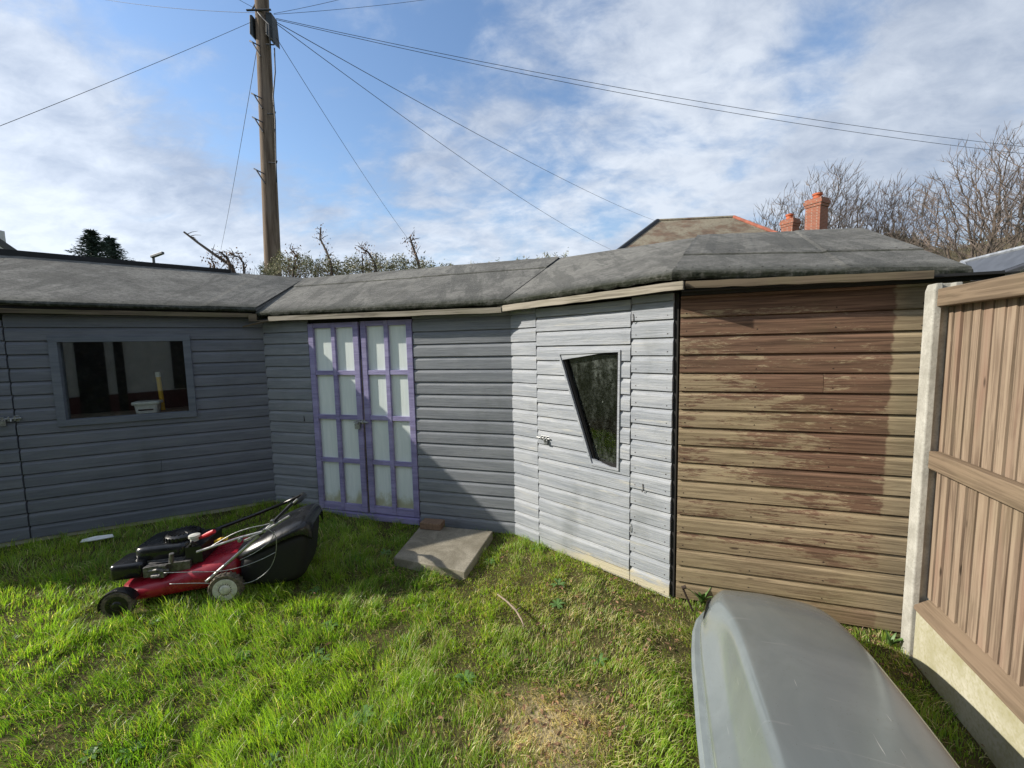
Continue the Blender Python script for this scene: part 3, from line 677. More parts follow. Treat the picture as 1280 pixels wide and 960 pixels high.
# ---- middle shed
def middle_shed():
    T = thing('summer_house', 'grey painted middle shed with lilac double doors and a slanted window in its pale side', 'shed', wl(A, A1, 0), A1)
    L1 = (B-A).length; L2 = (C-B).length; zt = 1.775
    mb = siding(.002, .500, .035, zt, seed=11); panel_back(mb, .002, .50, .035, zt, .004); mk('wall', mb, 'paint_mid', T, wl(A, A1, 0), A1)
    mb = siding(1.538, L1-.001, .0, zt, seed=12); panel_back(mb, 1.538, L1-.001, .0, zt, .004); mk('wall', mb, 'paint_mid', T, wl(A, A1, 0), A1)
    mb = MB(); mb.box(.50, 1.538, .004, .016, 1.742, zt); mb.box(.500, .508, .0, .05, .04, zt); mb.box(1.534, 1.538, .0, .05, .04, 1.742); mk('door_frame', mb, 'dark_gap', T, wl(A, A1, 0), A1)
    # purple doors
    def leaf(u0, u1, z0, z1, y, tilt):
        mb = MB(); sw = .052; mw = .038; rh = .038; r = random
        um = (u0+u1)/2+.002; d0, d1 = y-.024, y
        for a, b in ((u0, u0+sw), (um-mw/2, um+mw/2), (u1-sw, u1)):
            mb.box(a, b, d0, d1, z0, z1, tone=r.random())
        zs = [z0+.065]; rows = 4; hh = (z1-.042-z0-.065)/rows
        for i in range(rows+1):
            c = z0+.065+hh*i
            lo, hi = (z0, z0+.065) if i == 0 else (z1-.042, z1) if i == rows else (c-rh/2, c+rh/2)
            for a, b in ((u0+sw, um-mw/2), (um+mw/2, u1-sw)): mb.box(a+.0004, b-.0004, d0+.003, d1, lo, hi, tone=r.random())
        D = mk('door', mb, 'lilac', T, wl(A, A1, 0), A1, bevel=.002)
        p = MB(); p.box(u0+.01, u1-.01, y+.001, y+.005, z0+.01, z1-.01); mk('panel', p, 'panel', D, wl(A, A1, 0), A1); return D
    D1 = leaf(.514, 1.026, .058, 1.735, -.004, 0); D2 = leaf(1.044, 1.532, .056, 1.738, .004, 0)
    screw_bolt(D1, A, A1, 1.01, .875, 1.35, -1, .030); padlock(D1, A, A1, .985, .86, 'galv', 1.35, .034)
    mb = MB(); mb.box(1.024, 1.042, -.012, .006, .06, .83); mk('edge_strip', mb, 'fascia_old', D1, wl(A, A1, 0), A1)
    mb = MB(); mb.box(.512, 1.540, -.045, .01, -.0, .048); mk('sill', mb, 'lilac', T, wl(A, A1, 0), A1, bevel=.002)
    mb = MB(); mb.box(.0, L1, -.003, 1.80, -.06, -.002); mb.box(0, .5, -.002, .05, -.03, .033); mb.box(.505, 1.538, -.008, .1, -.04, .002); mk('plinth', mb, 'concrete_algae', T, wl(A, A1, 0), A1)
    u, z = uvz(382, 522, A, A1); hook(T, A, A1, u, z)
    # pale side with single door
    F = (wl(B, A2, 0), A2)
    poly = [(.468, 1.437), (.722, .716), (.904, .714), (.913, 1.451)]
    fr = .026
    big = [(.468-.036, 1.442+fr), (.722-.022, .716-.022), (.904+.028, .712-.022), (.913+.028, 1.451+fr)]
    # offset polygon for the timber surround
    def off(poly, d):
        n = len(poly); out = []
        for i in range(n):
            p0, p1, p2 = Vector(poly[i-1]), Vector(poly[i]), Vector(poly[(i+1)%n])
            a = (p1-p0).normalized(); b = (p2-p1).normalized(); na = Vector((-a.y, a.x)); nb = Vector((-b.y, b.x))
            m = (na+nb).normalized(); out.append(tuple(p1-m*(d/max(.3, m.dot(na)))))
        return out
    g0 = off(poly, .012); hole = Hole(g0)
    mb = siding(.003, .250, .0, zt, seed=21); panel_back(mb, .003, .25, 0, zt, .004); mk('wall', mb, 'paint_pale', T, *F)
    mb = siding(.995, L2-.004, .0, zt, seed=22, nails=.19); panel_back(mb, .995, L2-.004, 0, zt, .004); mk('wall', mb, ['paint_pale', 'rust'], T, *F)
    mb = siding(.257, .989, .068, zt-.012, hole, -.003, seed=23); panel_back(mb, .257, .989, .066, zt-.012, .003, [(.468, .714), (.913, .714), (.913, 1.451), (.468, 1.451)])
    # door bottom rail
    mb.box(.257, .989, -.012, .004, .006, .062, tone=.6)
    D = mk('door', mb, 'paint_pale', T, *F)
    # window frame ring
    def ring(inner, outer, y0, y1):
        n = len(inner); m = MB()
        vs = [(p[0], y0, p[1]) for p in inner]+[(p[0], y0, p[1]) for p in outer]+[(p[0], y1, p[1]) for p in inner]+[(p[0], y1, p[1]) for p in outer]
        for i in range(n):
            j = (i+1)%n; m.add(vs, [(i, j, n+j, n+i), (2*n+i, 2*n+j, j, i), (3*n+i, n+i, n+j, 3*n+j), (2*n+i, 3*n+i, 3*n+j, 2*n+j)], .3+.13*i)
        return m
    W_ = mk('window', ring(poly, off(poly, .013), -.024, .0), 'paint_pale', D, *F)
    mk('reveal', ring(off(poly, -.016), off(poly, -.0006), -.004, .040), 'dark_gap', D, *F)
    g = MB(); g.add([(p[0], .022, p[1]) for p in off(poly, -.002)]+[(p[0], .025, p[1]) for p in off(poly, -.002)], [(0,1,2,3),(7,6,5,4),(0,4,5,1),(1,5,6,2),(2,6,7,3),(3,7,4,0)])
    mk('pane', g, 'glass_dirty', D, *F)
    u, z = uvz(683, 547, B, A2); screw_bolt(D, B, A2, u, z, 1.15, 1); padlock(D, B, A2, u+.02, z-.01, 'galv', .8)
    for px, py in ((805, 608), (793, 397), (790, 658)):
        u, z = uvz(px, py, B, A2); hook(D if px < 800 else T, B, A2, u, z, 'rust' if px > 791 else 'galv')
    mb = MB(); mb.box(0, L2, -.002, 1.7, -.06, -.002); mk('plinth', mb, 'concrete', T, *F)
    mb = MB(); mb.box(L2-.003, L2+.02, .002, .03, .0, zt); mk('corner_gap', mb, 'dark_gap', T, *F)  # dark strip gives the open corner gap its shade
    # back and roof
    mb = MB()
    for p, q in ((bA, bB), (bB, bC)):
        a = Vector((p.x, p.y, 0)).lerp(Vector((rA.x, rA.y, 0)), .06) if p is bA else Vector((p.x, p.y, 0)); b = Vector((q.x, q.y, 0))
        n = Vector((b.y-a.y, a.x-b.x, 0)).normalized()*.02
        mb.hexa([a, b, b+n, a+n], [v+Vector((0, 0, 1.82)) for v in (a, b, b+n, a+n)])
    mk('shell', mb, 'dark_wood', T)
    mb = MB(); up = Vector((0, 0, .004))
    felt_patch(mb, eA+up-Vector((.0, 0, .035)), eB, rA+up, rB, 70, 16, .70, .040, .006, 5, joins=(.55,))
    felt_patch(mb, eB, eC, rB, rC, 48, 16, None, .038, .006, 6)
    felt_patch(mb, bA, bB, rA, rB, 20, 4, None, .05, .004, 7); felt_patch(mb, bB, bC, rB, rC, 20, 4, None, .05, .004, 8)
    mk('roof', mb, ['felt', 'void'], T)
    f0 = wl(A, A1, .17, OFF-.012); f1 = wl(A, A1, 2.33, OFF-.012); fascia(T, f0, f1, 1.808, 1.792, .040, 'fascia', 1)
    f0 = wl(B, A2, -.04, OFF-.008); f1 = wl(B, A2, 1.33, OFF-.008); fascia(T, f0, f1, 1.803, 1.822, .043, 'fascia', 7)
    mb = MB(); mb.box(.02, L1+.04, -.088, -.02, 1.782, 1.79); mb.box(.02, L1, -.04, -.001, 1.776, 1.80); mk('soffit', mb, 'void', T, wl(A, A1, 0), A1)
    mb = MB(); mb.box(-.03, L2+.03, -.088, -.02, 1.784, 1.792); mb.box(0, L2, -.04, -.001, 1.777, 1.80); mk('soffit', mb, 'void', T, *F)
    # loose end bits of felt and a slipped batten at the inner corner
    mb = MB(); p0 = wl(A, A0, -.155, .045, 1.725); p1 = wl(A, A1, .30, .075, 1.785)
    mb.tube([p0, p0.lerp(p1, .5)+Vector((0, 0, .008)), p1], [.006, .011, .009], 5); mk('slipped_batten', mb, 'fascia_old', T)
    mb = MB(); q = wl(A, A0, -.085, OFF+.002, 0); mb.box(-.012, .055, -.012, .0, 1.775, 1.835); mb.box(-.01, .16, -.014, 0, 1.770, 1.778); mk('fascia', mb, 'fascia_old', T, q, rad(6))
middle_shed()

# ---- brown shed
def brown_shed():
    T = thing('timber_shed', 'unpainted shed at the right with flaking brown stained boards', 'shed', wl(C, A3, 0), A3)
    zt = 1.755; F = (wl(C, A3, 0), A3)
    mb = siding(.030, Rend, .005, zt, seed=31, nails=.345, joints=((12, .71),)); panel_back(mb, .03, Rend, .005, zt, .004); mk('wall', mb, ['brown', 'rust'], T, *F)
    mb = MB()
    mb.hexa([wl(C, A3, Rend-.02, 0), wl(C, A3, Rend, 0), wl(C, A3, Rend, -1.85), wl(C, A3, Rend-.02, -1.85)], [wl(C, A3, Rend-.02, 0, zt), wl(C, A3, Rend, 0, zt), wl(C, A3, Rend, -1.85, zt), wl(C, A3, Rend-.02, -1.85, zt)])
    mb.hexa([wl(C, A3, .6, -1.83), wl(C, A3, Rend, -1.83), wl(C, A3, Rend, -1.85), wl(C, A3, .6, -1.85)], [wl(C, A3, .6, -1.83, zt), wl(C, A3, Rend, -1.83, zt), wl(C, A3, Rend, -1.85, zt), wl(C, A3, .6, -1.85, zt)])
    mk('shell', mb, 'dark_wood', T)
    mb = MB(); mb.box(.0, Rend, .004, 1.84, -.06, .003); mb.box(0.0, .034, .018, .04, 0, zt); mk('floor', mb, 'dark_gap', T, *F)  # includes an upright dark strip painting the shade of the corner gap
    mb = MB(); d = Vector((0, 0, .010))
    felt_patch(mb, eC+d, eR+d, rC+d, rR+d, 56, 16, .36, .050, .006, 9, wav=1.3, joins=(.62,))
    felt_patch(mb, eR+d, bR+d, rR+d, rR+d, 20, 8, None, .06, .004, 10); felt_patch(mb, bC, bR, rC, rR, 20, 4, None, .05, .004, 11)
    mk('roof', mb, ['felt', 'void'], T)
    fascia(T, wl(C, A3, .045, OFF-.008), wl(C, A3, 1.075, OFF-.008), 1.822, 1.800, .036, 'fascia_old', 9)
    mb = MB(); mb.box(.03, Rend+.02, -.088, -.02, 1.772, 1.778); mb.box(.03, Rend, -.04, -.001, 1.757, 1.79); mk('soffit', mb, 'void', T, *F)
brown_shed()

# ------------------------------------------------------------------ things behind the left window
def window_things():
    ua, ub, za, zb = WIN; zb_ = .991
    def loc(px, py, off): u, z, p = at_plane(px, py, A, A0, off); return u, z
    u, z = loc(184, 508, -.12)
    T = thing('storage_tub', 'white plastic tub with a lid just inside the left shed window', 'tub', wl(A, A0, u, -.14, zb_+.001), A0)
    mb = MB()
    def rr(w, d, z): return [Vector((x*w, y*d, z)) for x, y in ((-1,-.8),(-.85,-1),(.85,-1),(1,-.8),(1,.8),(.85,1),(-.85,1),(-1,.8))]
    mb.loft([rr(.070, .055, 0), rr(.078, .062, .075)]); mk('tub', mb, 'white_plastic', T, wl(A, A0, u, -.14, zb_+.001), A0)
    mb = MB(); mb.loft([rr(.092, .072, .075), rr(.094, .074, .088), rr(.090, .07, .100)]); mk('lid', mb, 'white_plastic', T, wl(A, A0, u, -.14, zb_+.001), A0, bevel=.002)
    mb = MB(); mb.box(-.05, .05, -.061, -.056, .025, .036); mk('handle', mb, 'black_plastic', T, wl(A, A0, u, -.14, zb_+.001), A0)
    u, z = loc(199, 490, -.19); u2, z2 = loc(195, 458, -.19)
    T = thing('yellow_tube', 'upright yellow tube with a pale cap standing behind the white tub', 'tube', wl(A, A0, u, -.25, zb_+.001), A0)
    mb = MB(); mb.tube([(0, 0, 0), (-.012, 0, .30)], .017, 14); mk('tube', mb, 'yellow', T, wl(A, A0, u, -.25, zb_+.001), A0, smooth='auto')
    mb = MB(); mb.tube([(-.012, 0, .301), (-.014, 0, .345)], .018, 14); mk('cap', mb, 'white_plastic', T, wl(A, A0, u, -.25, zb_+.001), A0, smooth='auto')
window_things()

# ------------------------------------------------------------------ fence
QF = Vector(at_z(1150, 752, .30)); AF = math.atan2(*(at_z(1280, 882, .30)-QF).yx)   # runs toward the camera
def fence():
    T = thing('fence', 'closeboard timber fence on a concrete gravel board at the right', 'fence', (QF.x, QF.y, 0), AF)
    F = ((QF.x, QF.y, 0), AF)          # local X toward the camera, the lawn side is +Y? (outward normal below)
    # lawn side: outn(AF) points to the left of travel or right; find the side facing the lawn
    sgn = 1 if outn(AF).x < 0 else -1   # +1: lawn side is local -Y
    s = -sgn
    def bx(mb, x0, x1, o0, o1, z0, z1, tone=None):  # o = distance towards the lawn
        a, b = sorted((s*o0, s*o1)); mb.box(x0, x1, a, b, z0, z1, tone=tone)
    Lf = 3.70
    mb = MB(); bx(mb, -.03, Lf, -.045, -.002, -.08, .240); mk('gravel_board', mb, 'concrete_algae', T, *F, bevel=.004)
    mb = MB(); z0 = .242
    vs = [(-.04, s*.004, z0), (Lf, s*.004, z0), (Lf, s*-.062, z0), (-.04, s*-.062, z0), (-.04, s*.0, .262), (Lf, s*.0, .262), (Lf, s*-.060, .302), (-.04, s*-.060, .302)]
    mb.add(vs, [(0,3,2,1),(4,5,6,7),(0,1,5,4),(1,2,6,5),(2,3,7,6),(3,0,4,7)], .2); mk('bottom_rail', mb, 'rail', T, *F, bevel=.003)
    mb = MB(); bx(mb, -.035, Lf, -.050, -.008, .915, .995, .7); mk('middle_rail', mb, 'rail', T, *F, bevel=.004)
    mb = MB(); bx(mb, -.040, Lf, -.050, .0, 1.634, 1.710, .4); mk('top_rail', mb, 'rail', T, *F, bevel=.004)
    mb = MB(); x = -.078; k = 0; r = random.Random(5)
    while x < Lf:
        w = r.uniform(.052, .062); tn = r.random(); g = r.uniform(.004, .007); h = 1.70+r.uniform(-.006, .006); e = r.uniform(0, .003); q = r.uniform(-.002, .002)
        a0, a1, b0, b1 = -.0560+e, -.0515+e, x, x+w-g        # feather edge: thin at the far side, thick toward the viewer
        mb.add([(b0, s*a0, .298), (b1+q, s*a1, .298), (b1+q, s*-.070, .298), (b0, s*-.070, .298), (b0-q, s*a0, h), (b1, s*a1, h), (b1, s*-.070, h), (b0-q, s*-.070, h)],
               [(0,3,2,1),(4,5,6,7),(0,1,5,4),(1,2,6,5),(2,3,7,6),(3,0,4,7)], tn)
        x += w; k += 1
    mb.add([(-.055, s*-.066, .298), (Lf, s*-.066, .298), (Lf, s*-.074, .298), (-.055, s*-.074, .298), (-.055, s*-.066, 1.69), (Lf, s*-.066, 1.69), (Lf, s*-.074, 1.69), (-.055, s*-.074, 1.69)], [(0,3,2,1),(4,5,6,7),(0,1,5,4),(1,2,6,5),(2,3,7,6),(3,0,4,7)], .0)
    mk('board_panel', mb, 'picket', T, *F)
    # concrete posts: slotted, tapering top
    def post(o2, bx_, zt):
        mb = MB()
        sec = [(-.032, .012), (.031, .012), (.036, .007), (.036, -.018), (.012, -.022), (.012, -.056), (.036, -.060), (.036, -.084), (-.032, -.088)]
        prof = []
        for z, k in ((-.1, 1), (zt-.03, 1), (zt, .8)):
            prof.append([Vector((bx_+x*(1 if k == 1 else .9), s*(-.02+(o+.02)*(k if o > -.02 else 1)), z+(0 if k == 1 else .0))) for o, x in [(q[1], q[0]) for q in sec]])
        mb.loft(prof); return mk('post', mb, 'concrete', T, *F, bevel=.003)
    p0 = at_z(1135, 801, 0); u = (Vector((p0.x, p0.y, 0))-Vector((QF.x, QF.y, 0))).dot(Vector((*dirv(AF), 0)))
    post(0, -.075, 1.735); post(0, Lf+.03, 1.735)
    return u
FU = fence()

# ------------------------------------------------------------------ roof box
BA = Vector((.326, .946)); BP = Vector((.946, -.326))
def roof_box():
    NA, NP = 2.27, .515
    ang = math.atan2(BA.y, BA.x)
    loc = BA*NA+BP*NP; rz = math.atan2(-BA.y, -BA.x)     # local X from the nose toward the tail
    T = thing('roof_box', 'long silver grey car roof box lying on the grass beside the fence', 'roof box', (loc.x, loc.y, 0), rz)
    F = ((loc.x, loc.y, 0), rz)
    # local +Y is to the viewer's ... : rotate so that left rim (toward lawn) = local sign
    ly = Vector((-math.sin(rz), math.cos(rz))); sg = 1 if ly.dot(BP) < 0 else -1      # sg*+1 = lawn side
    sec = [ # t, half width, top height, shoulder drop
        (0.0, .06, .150, .0), (.012, .13, .190, .0), (.04, .195, .232, .0), (.09, .245, .268, .0), (.16, .280, .298, .0), (.26, .305, .325, .1), (.38, .318, .345, .55), (.50, .326, .360, 1), (.58, .328, .368, 1), (.8, .335, .386, 1),
        (1.1, .338, .396, 1), (1.4, .332, .392, 1), (1.62, .318, .372, .8), (1.78, .295, .340, .5), (1.88, .262, .295, .2), (1.93, .21, .245, 0), (1.95, .13, .19, 0)]
    rings = []
    for t, w, h, c in sec:
        zl = .118+.010*min(1, t/.5); hh = h-zl
        lawn = [(.955, 0), (.945, .16), (.925, .22), (.90-.02*c, .26), (.87-.13*c, .52-.10*c), (.80-.15*c, .74-.04*c), (.72-.12*c, .90+.03*c), (.66-.13*c, .95+.035*c), (.64-.14*c, .965+.026*c), (.25, .998)]
        ring = [Vector((t, sg*w*y, zl+hh*z)) for y, z in lawn]+[Vector((t, 0, h+.004))]
        back = [(.25, .998), (.5, .985), (.68, .955), (.78, .92), (.85, .82), (.90, .60), (.95, .35), (.985, .18), (.995, 0)]
        ring += [Vector((t, -sg*w*y, zl+hh*z)) for y, z in back]
        rings.append(ring)
    mb = MB(); mb.loft(rings, cap=True, close=False)
    mk('lid', mb, 'box_lid', T, *F, smooth=True, sub=2)
    # rim and base tray
    def ringz(k, z, e=0.0): return [[Vector((t+(e if i < 6 else 0)*(-1), sg_*w*k, z)) for sg_ in (1,)] for i, (t, w, h, c) in enumerate(sec)]
    def outline(k, z, dx=0):
        L = [Vector((t-dx*(1 if i < 3 else 0)+dx*(1 if i > len(sec)-3 else 0), w*k, z)) for i, (t, w, h, c) in enumerate(sec)]
        R = [Vector((p.x, -p.y, z)) for p in reversed(L)]
        return L+R
    mb = MB(); mb.loft([outline(.94, .105), outline(1.03, .098, .006), outline(1.05, .104, .010), outline(1.05, .118, .012), outline(1.015, .124, .006), outline(1.01, .132, .004), outline(.955, .134)])
    mk('rim', mb, 'box_base', T, *F, smooth='auto')
    for k, z in ((1.012, .088), (1.018, .070)):
        r_ = outline(k, z); mb = MB(); mb.tube(r_+[r_[0]], .0045, 6, False); mk('rib', mb, 'box_base', T, *F, smooth=True)
    mb = MB(); mb.loft([outline(.80, .006), outline(.93, .014), outline(.985, .05, .004), outline(1.0, .08, .006), outline(.985, .104, .004)])
    mk('base', mb, 'box_base', T, *F, smooth='auto')
    # vent slots near the nose on the lawn side
    mb = MB()
    for i in range(6):
        t = .125+.020*i; w = np.interp(t, [.09, .16, .26], [.245, .280, .305]); h = np.interp(t, [.09, .16, .26], [.268, .298, .325]); zl = .118+.010*min(1, t/.5); hh = h-zl
        q0, z0, q1, z1 = w*.905, zl+hh*.27, w*.872, zl+hh*.60; o0, o1 = -.006, .0015
        mb.add([(t-.006, sg*(q0+o0), z0), (t+.006, sg*(q0+o0), z0), (t+.006, sg*(q1+o0), z1), (t-.006, sg*(q1+o0), z1), (t-.006, sg*(q0+o1), z0), (t+.006, sg*(q0+o1), z0), (t+.006, sg*(q1+o1), z1), (t-.006, sg*(q1+o1), z1)],
               [(0,3,2,1),(4,5,6,7),(0,1,5,4),(1,2,6,5),(2,3,7,6),(3,0,4,7)])
    mk('vent', mb, 'black_plastic', T, *F)
roof_box()

# ------------------------------------------------------------------ lawn mower
MO = Vector((-1.730, 2.335)); MA = rad(12.5)
def mower():
    zg = gz(MO.x, MO.y); base = Vector((MO.x, MO.y, zg)); F = (base, MA)
    T = thing('lawn_mower', 'red and black petrol lawn mower with a black grass bag parked on the lawn', 'lawn mower', base, MA)
    def m(px, py, y):                       # measured point in the mower's own frame, y metres behind its near side
        u, z, p = at_plane(px, py, MO, MA, -y); return Vector((u, y, z-zg))
    Wd = .46
    # deck
    def ol(x0, x1, y0, y1, z, r=.09, n=6):
        pts = []
        for cx, cy, a0 in ((x1-r, y0+r, -90), (x1-r, y1-r, 0), (x0+r, y1-r, 90), (x0+r, y0+r, 180)):
            for i in range(n+1):
                a = rad(a0+90*i/n); pts.append((cx+r*math.cos(a), cy+r*math.sin(a)))
        return [Vector((x, y, z(x) if callable(z) else z)) for x, y in pts]
    def ramp_(a, b): return lambda x: a+(b-a)*ss((x+.50)/.52)
    mb = MB()
    mb.loft([ol(-.605, .06, .008, Wd-.008, ramp_(.035, .050), .13), ol(-.612, .065, .0, Wd, ramp_(.100, .150), .13), ol(-.600, .06, .012, Wd-.012, ramp_(.128, .200), .13),
             ol(-.565, .05, .045, Wd-.045, ramp_(.146, .235), .12), ol(-.50, .04, .10, Wd-.10, ramp_(.155, .255), .10)])
    mk('deck', mb, 'deck_red', T, *F, smooth=True, sub=1)
    # wheels
    def wheel(x, y, r, w, side):
        mb = MB(); h = w/2
        mb.lathe([(r*.70, -h*.9), (r*.93, -h), (r, -h*.6), (r*1.01, 0), (r, h*.6), (r*.93, h), (r*.70, h*.9)], (0, 0, 0), 'Y', 28)
        for i in range(24):
            a = i*math.pi/12; R = Matrix.Rotation(a, 3, 'Y'); mb.box(-.004, .004, -h*.8, h*.8, r*.985, r*1.03, R)
        o = mk('wheel', mb, 'tyre', T, base+Vector((*(dirv(MA)*x-outn(MA)*y), r)), MA, smooth='auto')
        hb = MB(); f = -1 if side == 'near' else 1
        hb.lathe([(r*.71, f*h*.6), (r*.71, f*h*.98), (r*.62, f*h*1.02), (r*.34, f*h*.86), (r*.30, f*h*1.05), (r*.20, f*h*1.18), (r*.05, f*h*1.2)], (0, 0, 0), 'Y', 28)
        for i in range(18):
            a = i*math.pi/9; R = Matrix.Rotation(a, 3, 'Y'); y0, y1 = sorted((f*h*.80, f*h*1.03)); hb.box(-.0035, .0035, y0, y1, r*.36, r*.62, R)
        ob = mk('hub', hb, 'hub' if x > -.1 else 'black_plastic', o, base+Vector((*(dirv(MA)*x-outn(MA)*y), r)), MA, smooth='auto')
        return o
    wheel(0.0, -.026, .092, .045, 'near'); wheel(0.0, Wd+.026, .092, .045, 'far')
    wheel(-.545, -.022, .078, .042, 'near'); wheel(-.545, Wd+.022, .078, .042, 'far')
    # black front wheel covers
    for y in (-.015, Wd+.015):
        mb = MB(); rings = []
        for i in range(9):
            a = rad(20+170*i/8); r = .092
            rings.append([Vector((-.545+r*math.cos(a)*k, y+dy, .072+r*math.sin(a)*k)) for k, dy in ((1, -.026), (1.03, 0), (1, .026), (.93, .023), (.93, -.023))])
        mb.loft(rings); mk('wheel_cover', mb, 'black_plastic', T, *F, smooth='auto')
    FE = (base+Vector((*(dirv(MA)*-.10), .022)), MA)
    # engine block, cowl, recoil cover, air filter
    mb = MB(); mb.box(-.36, -.10, .10, .34, .16, .235); mb.box(-.30, -.12, .06, .12, .17, .225)
    for i in range(6): mb.box(-.345, -.16, .075, .36, .175+i*.010, .179+i*.010)
    mk('engine', mb, 'engine_metal', T, *FE, bevel=.004)
    def rbox(x0, x1, y0, y1, z0, z1, r, tp=.018):
        m_ = MB(); m_.loft([ol(x0+.004, x1-.004, y0+.004, y1-.004, z0, r, 4), ol(x0, x1, y0, y1, z0+.008, r, 4), ol(x0, x1, y0, y1, z1-tp, r, 4), ol(x0+tp*.35, x1-tp*.35, y0+tp*.35, y1-tp*.35, z1-tp*.35, r, 4), ol(x0+tp, x1-tp, y0+tp, y1-tp, z1, max(.01, r-tp*.4), 4)]); return m_
    mk('engine_cowl', rbox(-.435, -.145, .10, .36, .235, .315, .05), 'black_gloss', T, *FE, smooth='auto')
    mb = MB(); c = (-.225, .22, 0)
    mb.lathe([(.088, .312), (.092, .322), (.090, .338), (.078, .348), (.060, .352), (.03, .354), (.001, .354)], c, 'Z', 32)
    for i in range(26):
        a = 2*math.pi*i/26; R = Matrix.Translation(c)@Matrix.Rotation(a, 4, 'Z'); mb.box(.088, .095, -.004, .004, .318, .342, R)
    for i in range(18):
        a = 2*math.pi*i/18; R = Matrix.Translation(c)@Matrix.Rotation(a, 4, 'Z'); mb.box(.036, .072, -.003, .003, .350, .356, R)
    mk('recoil_cover', mb, 'black_plastic', T, *FE, smooth='auto')
    mk('air_filter', rbox(-.530, -.360, .050, .230, .160, .248, .028, .014), 'black_gloss', T, *FE, smooth='auto')
    mb = MB(); mb.box(-.345, -.23, .03, .11, .165, .225); mb.tube([(-.33, .04, .20), (-.27, .02, .21), (-.22, .04, .19)], .008, 8); mb.tube([(-.30, .03, .17), (-.25, .02, .175)], .014, 10); mb.tube([(-.21, .05, .23), (-.20, .045, .29)], .012, 10)
    mb.box(-.26, -.235, .015, .04, .16, .20); mb.tube([(-.34, .03, .225), (-.2, .03, .235)], .003, 6); mk('carburettor', mb, 'engine_metal', T, *FE, bevel=.002)
    mb = MB(); mb.lathe([(.022, 0), (.022, .02), (.030, .022), (.030, .036), (.018, .040)], (-.118, .13, .318), 'Z', 16); mk('fuel_cap', mb, 'hub', T, *FE, smooth='auto')
    mb = MB(); mb.box(-.150, -.06, .08, .34, .20, .300); mb.tube([(-.13, .09, .30), (-.11, .08, .33), (-.09, .1, .30)], .01, 8); mk('fuel_tank', mb, 'black_plastic', T, *FE, bevel=.012)
    mb = MB(); mb.tube([(-.10, .14, .325), (-.04, .12, .352), (.0, .11, .372)], [.008, .015, .013], 10); mk('pull_handle', mb, 'red_plastic', T, *FE, smooth='auto')
    mb = MB(); mb.tube([(-.04, .20, .265), (0, .19, .285), (.03, .2, .275)], .011, 8); mk('height_lever', mb, 'yellow', T, *FE, smooth='auto')
    # grass bag
    def sect(x, y0, y1, z0, z1, r=.05, lean=0):
        pts = []
        for cy, cz, a0 in ((y1-r, z0+r, -90), (y1-r, z1-r, 0), (y0+r, z1-r, 90), (y0+r, z0+r, 180)):
            for i in range(5):
                a = rad(a0+90*i/4); z = cz+r*math.sin(a); pts.append(Vector((x+lean*(z-z0), cy+r*math.cos(a), z)))
        return pts
    mb = MB(); mb.loft([sect(.035, .05, Wd-.05, .08, .205, .04), sect(.07, .03, Wd-.03, .055, .235, .05), sect(.17, .015, Wd-.035, .04, .29, .05, .05), sect(.30, .01, Wd-.05, .035, .345, .05, .09), sect(.395, .02, Wd-.06, .045, .365, .06, .13), sect(.415, .06, Wd-.10, .08, .34, .06, .15)])
    B_ = mk('grass_bag', mb, 'bag_fabric', T, *F, smooth=True, sub=1)
    mb = MB()
    def lid(x, y0, y1, z, e, dz):
        return [Vector((x, y0-.006, z-.035-dz)), Vector((x, y0-.012, z-.012)), Vector((x, y0+.02, z+.012)), Vector((x, y0+.06, z+.020+e)), Vector((x, (y0+y1)/2, z+.024+e)), Vector((x, y1-.06, z+.020+e)), Vector((x, y1-.02, z+.012)), Vector((x, y1+.012, z-.012)), Vector((x, y1+.006, z-.035-dz))]
    mb.loft([lid(.02, .09, Wd-.09, .245, .0, 0), lid(.06, .05, Wd-.05, .262, .0, 0), lid(.13, .02, Wd-.035, .295, .012, 0), lid(.24, .008, Wd-.045, .340, .022, 0), lid(.345, .008, Wd-.05, .385, .014, .01), lid(.42, .02, Wd-.06, .412, .0, .02), lid(.455, .05, Wd-.09, .402, -.01, .06), lid(.468, .08, Wd-.12, .370, -.02, .06)], cap=False, close=False)
    o = mk('bag_lid', mb, 'black_gloss', T, *F, smooth=True, sub=2)
    sm = o.modifiers.new('thick', 'SOLIDIFY'); sm.thickness = .004
    mb = MB()
    for y in (.13, Wd/2, Wd-.13): mb.tube([(.08, y-.02, .292), (.19, y-.02, .345), (.31, y-.02, .398), (.38, y-.02, .418)], .007, 6)
    mb.tube([(.10, .12, .30), (.13, .12, .335), (.2, .14, .36), (.24, .16, .352)], .006, 6); mk('lid_rib', mb, 'black_plastic', T, *F, smooth=True)
    # handles
    n0 = m(258, 727, -.005); n1 = m(331, 663, .0); n2 = m(364, 630, .03); top = m(378, 618, .33)
    f0 = m(238, 693, .36); f1 = m(255, 672, .40); f2 = m(272, 661, .42); f3 = m(320, 643, .42); f4 = m(362, 626, .40)
    mb = MB(); mb.tube([n0, n0.lerp(n1, .5), n1], .0095, 10); mk('lower_handle', mb, 'chrome', T, *F, smooth='auto')
    mb = MB(); mb.tube([f0, f1, f2, f3], .0115, 10); mk('lower_handle', mb, 'black_plastic', T, *F, smooth='auto')
    mb = MB(); hp = [n1+Vector((-.03, -.01, -.022)), n1, n2, n2.lerp(top, .25)+Vector((.03, 0, .006)), n2.lerp(top, .7)+Vector((.03, 0, .006)), top, f4, f3]
    mb.tube(hp, .0105, 10); mk('handlebar', mb, 'black_gloss', T, *F, smooth='auto')
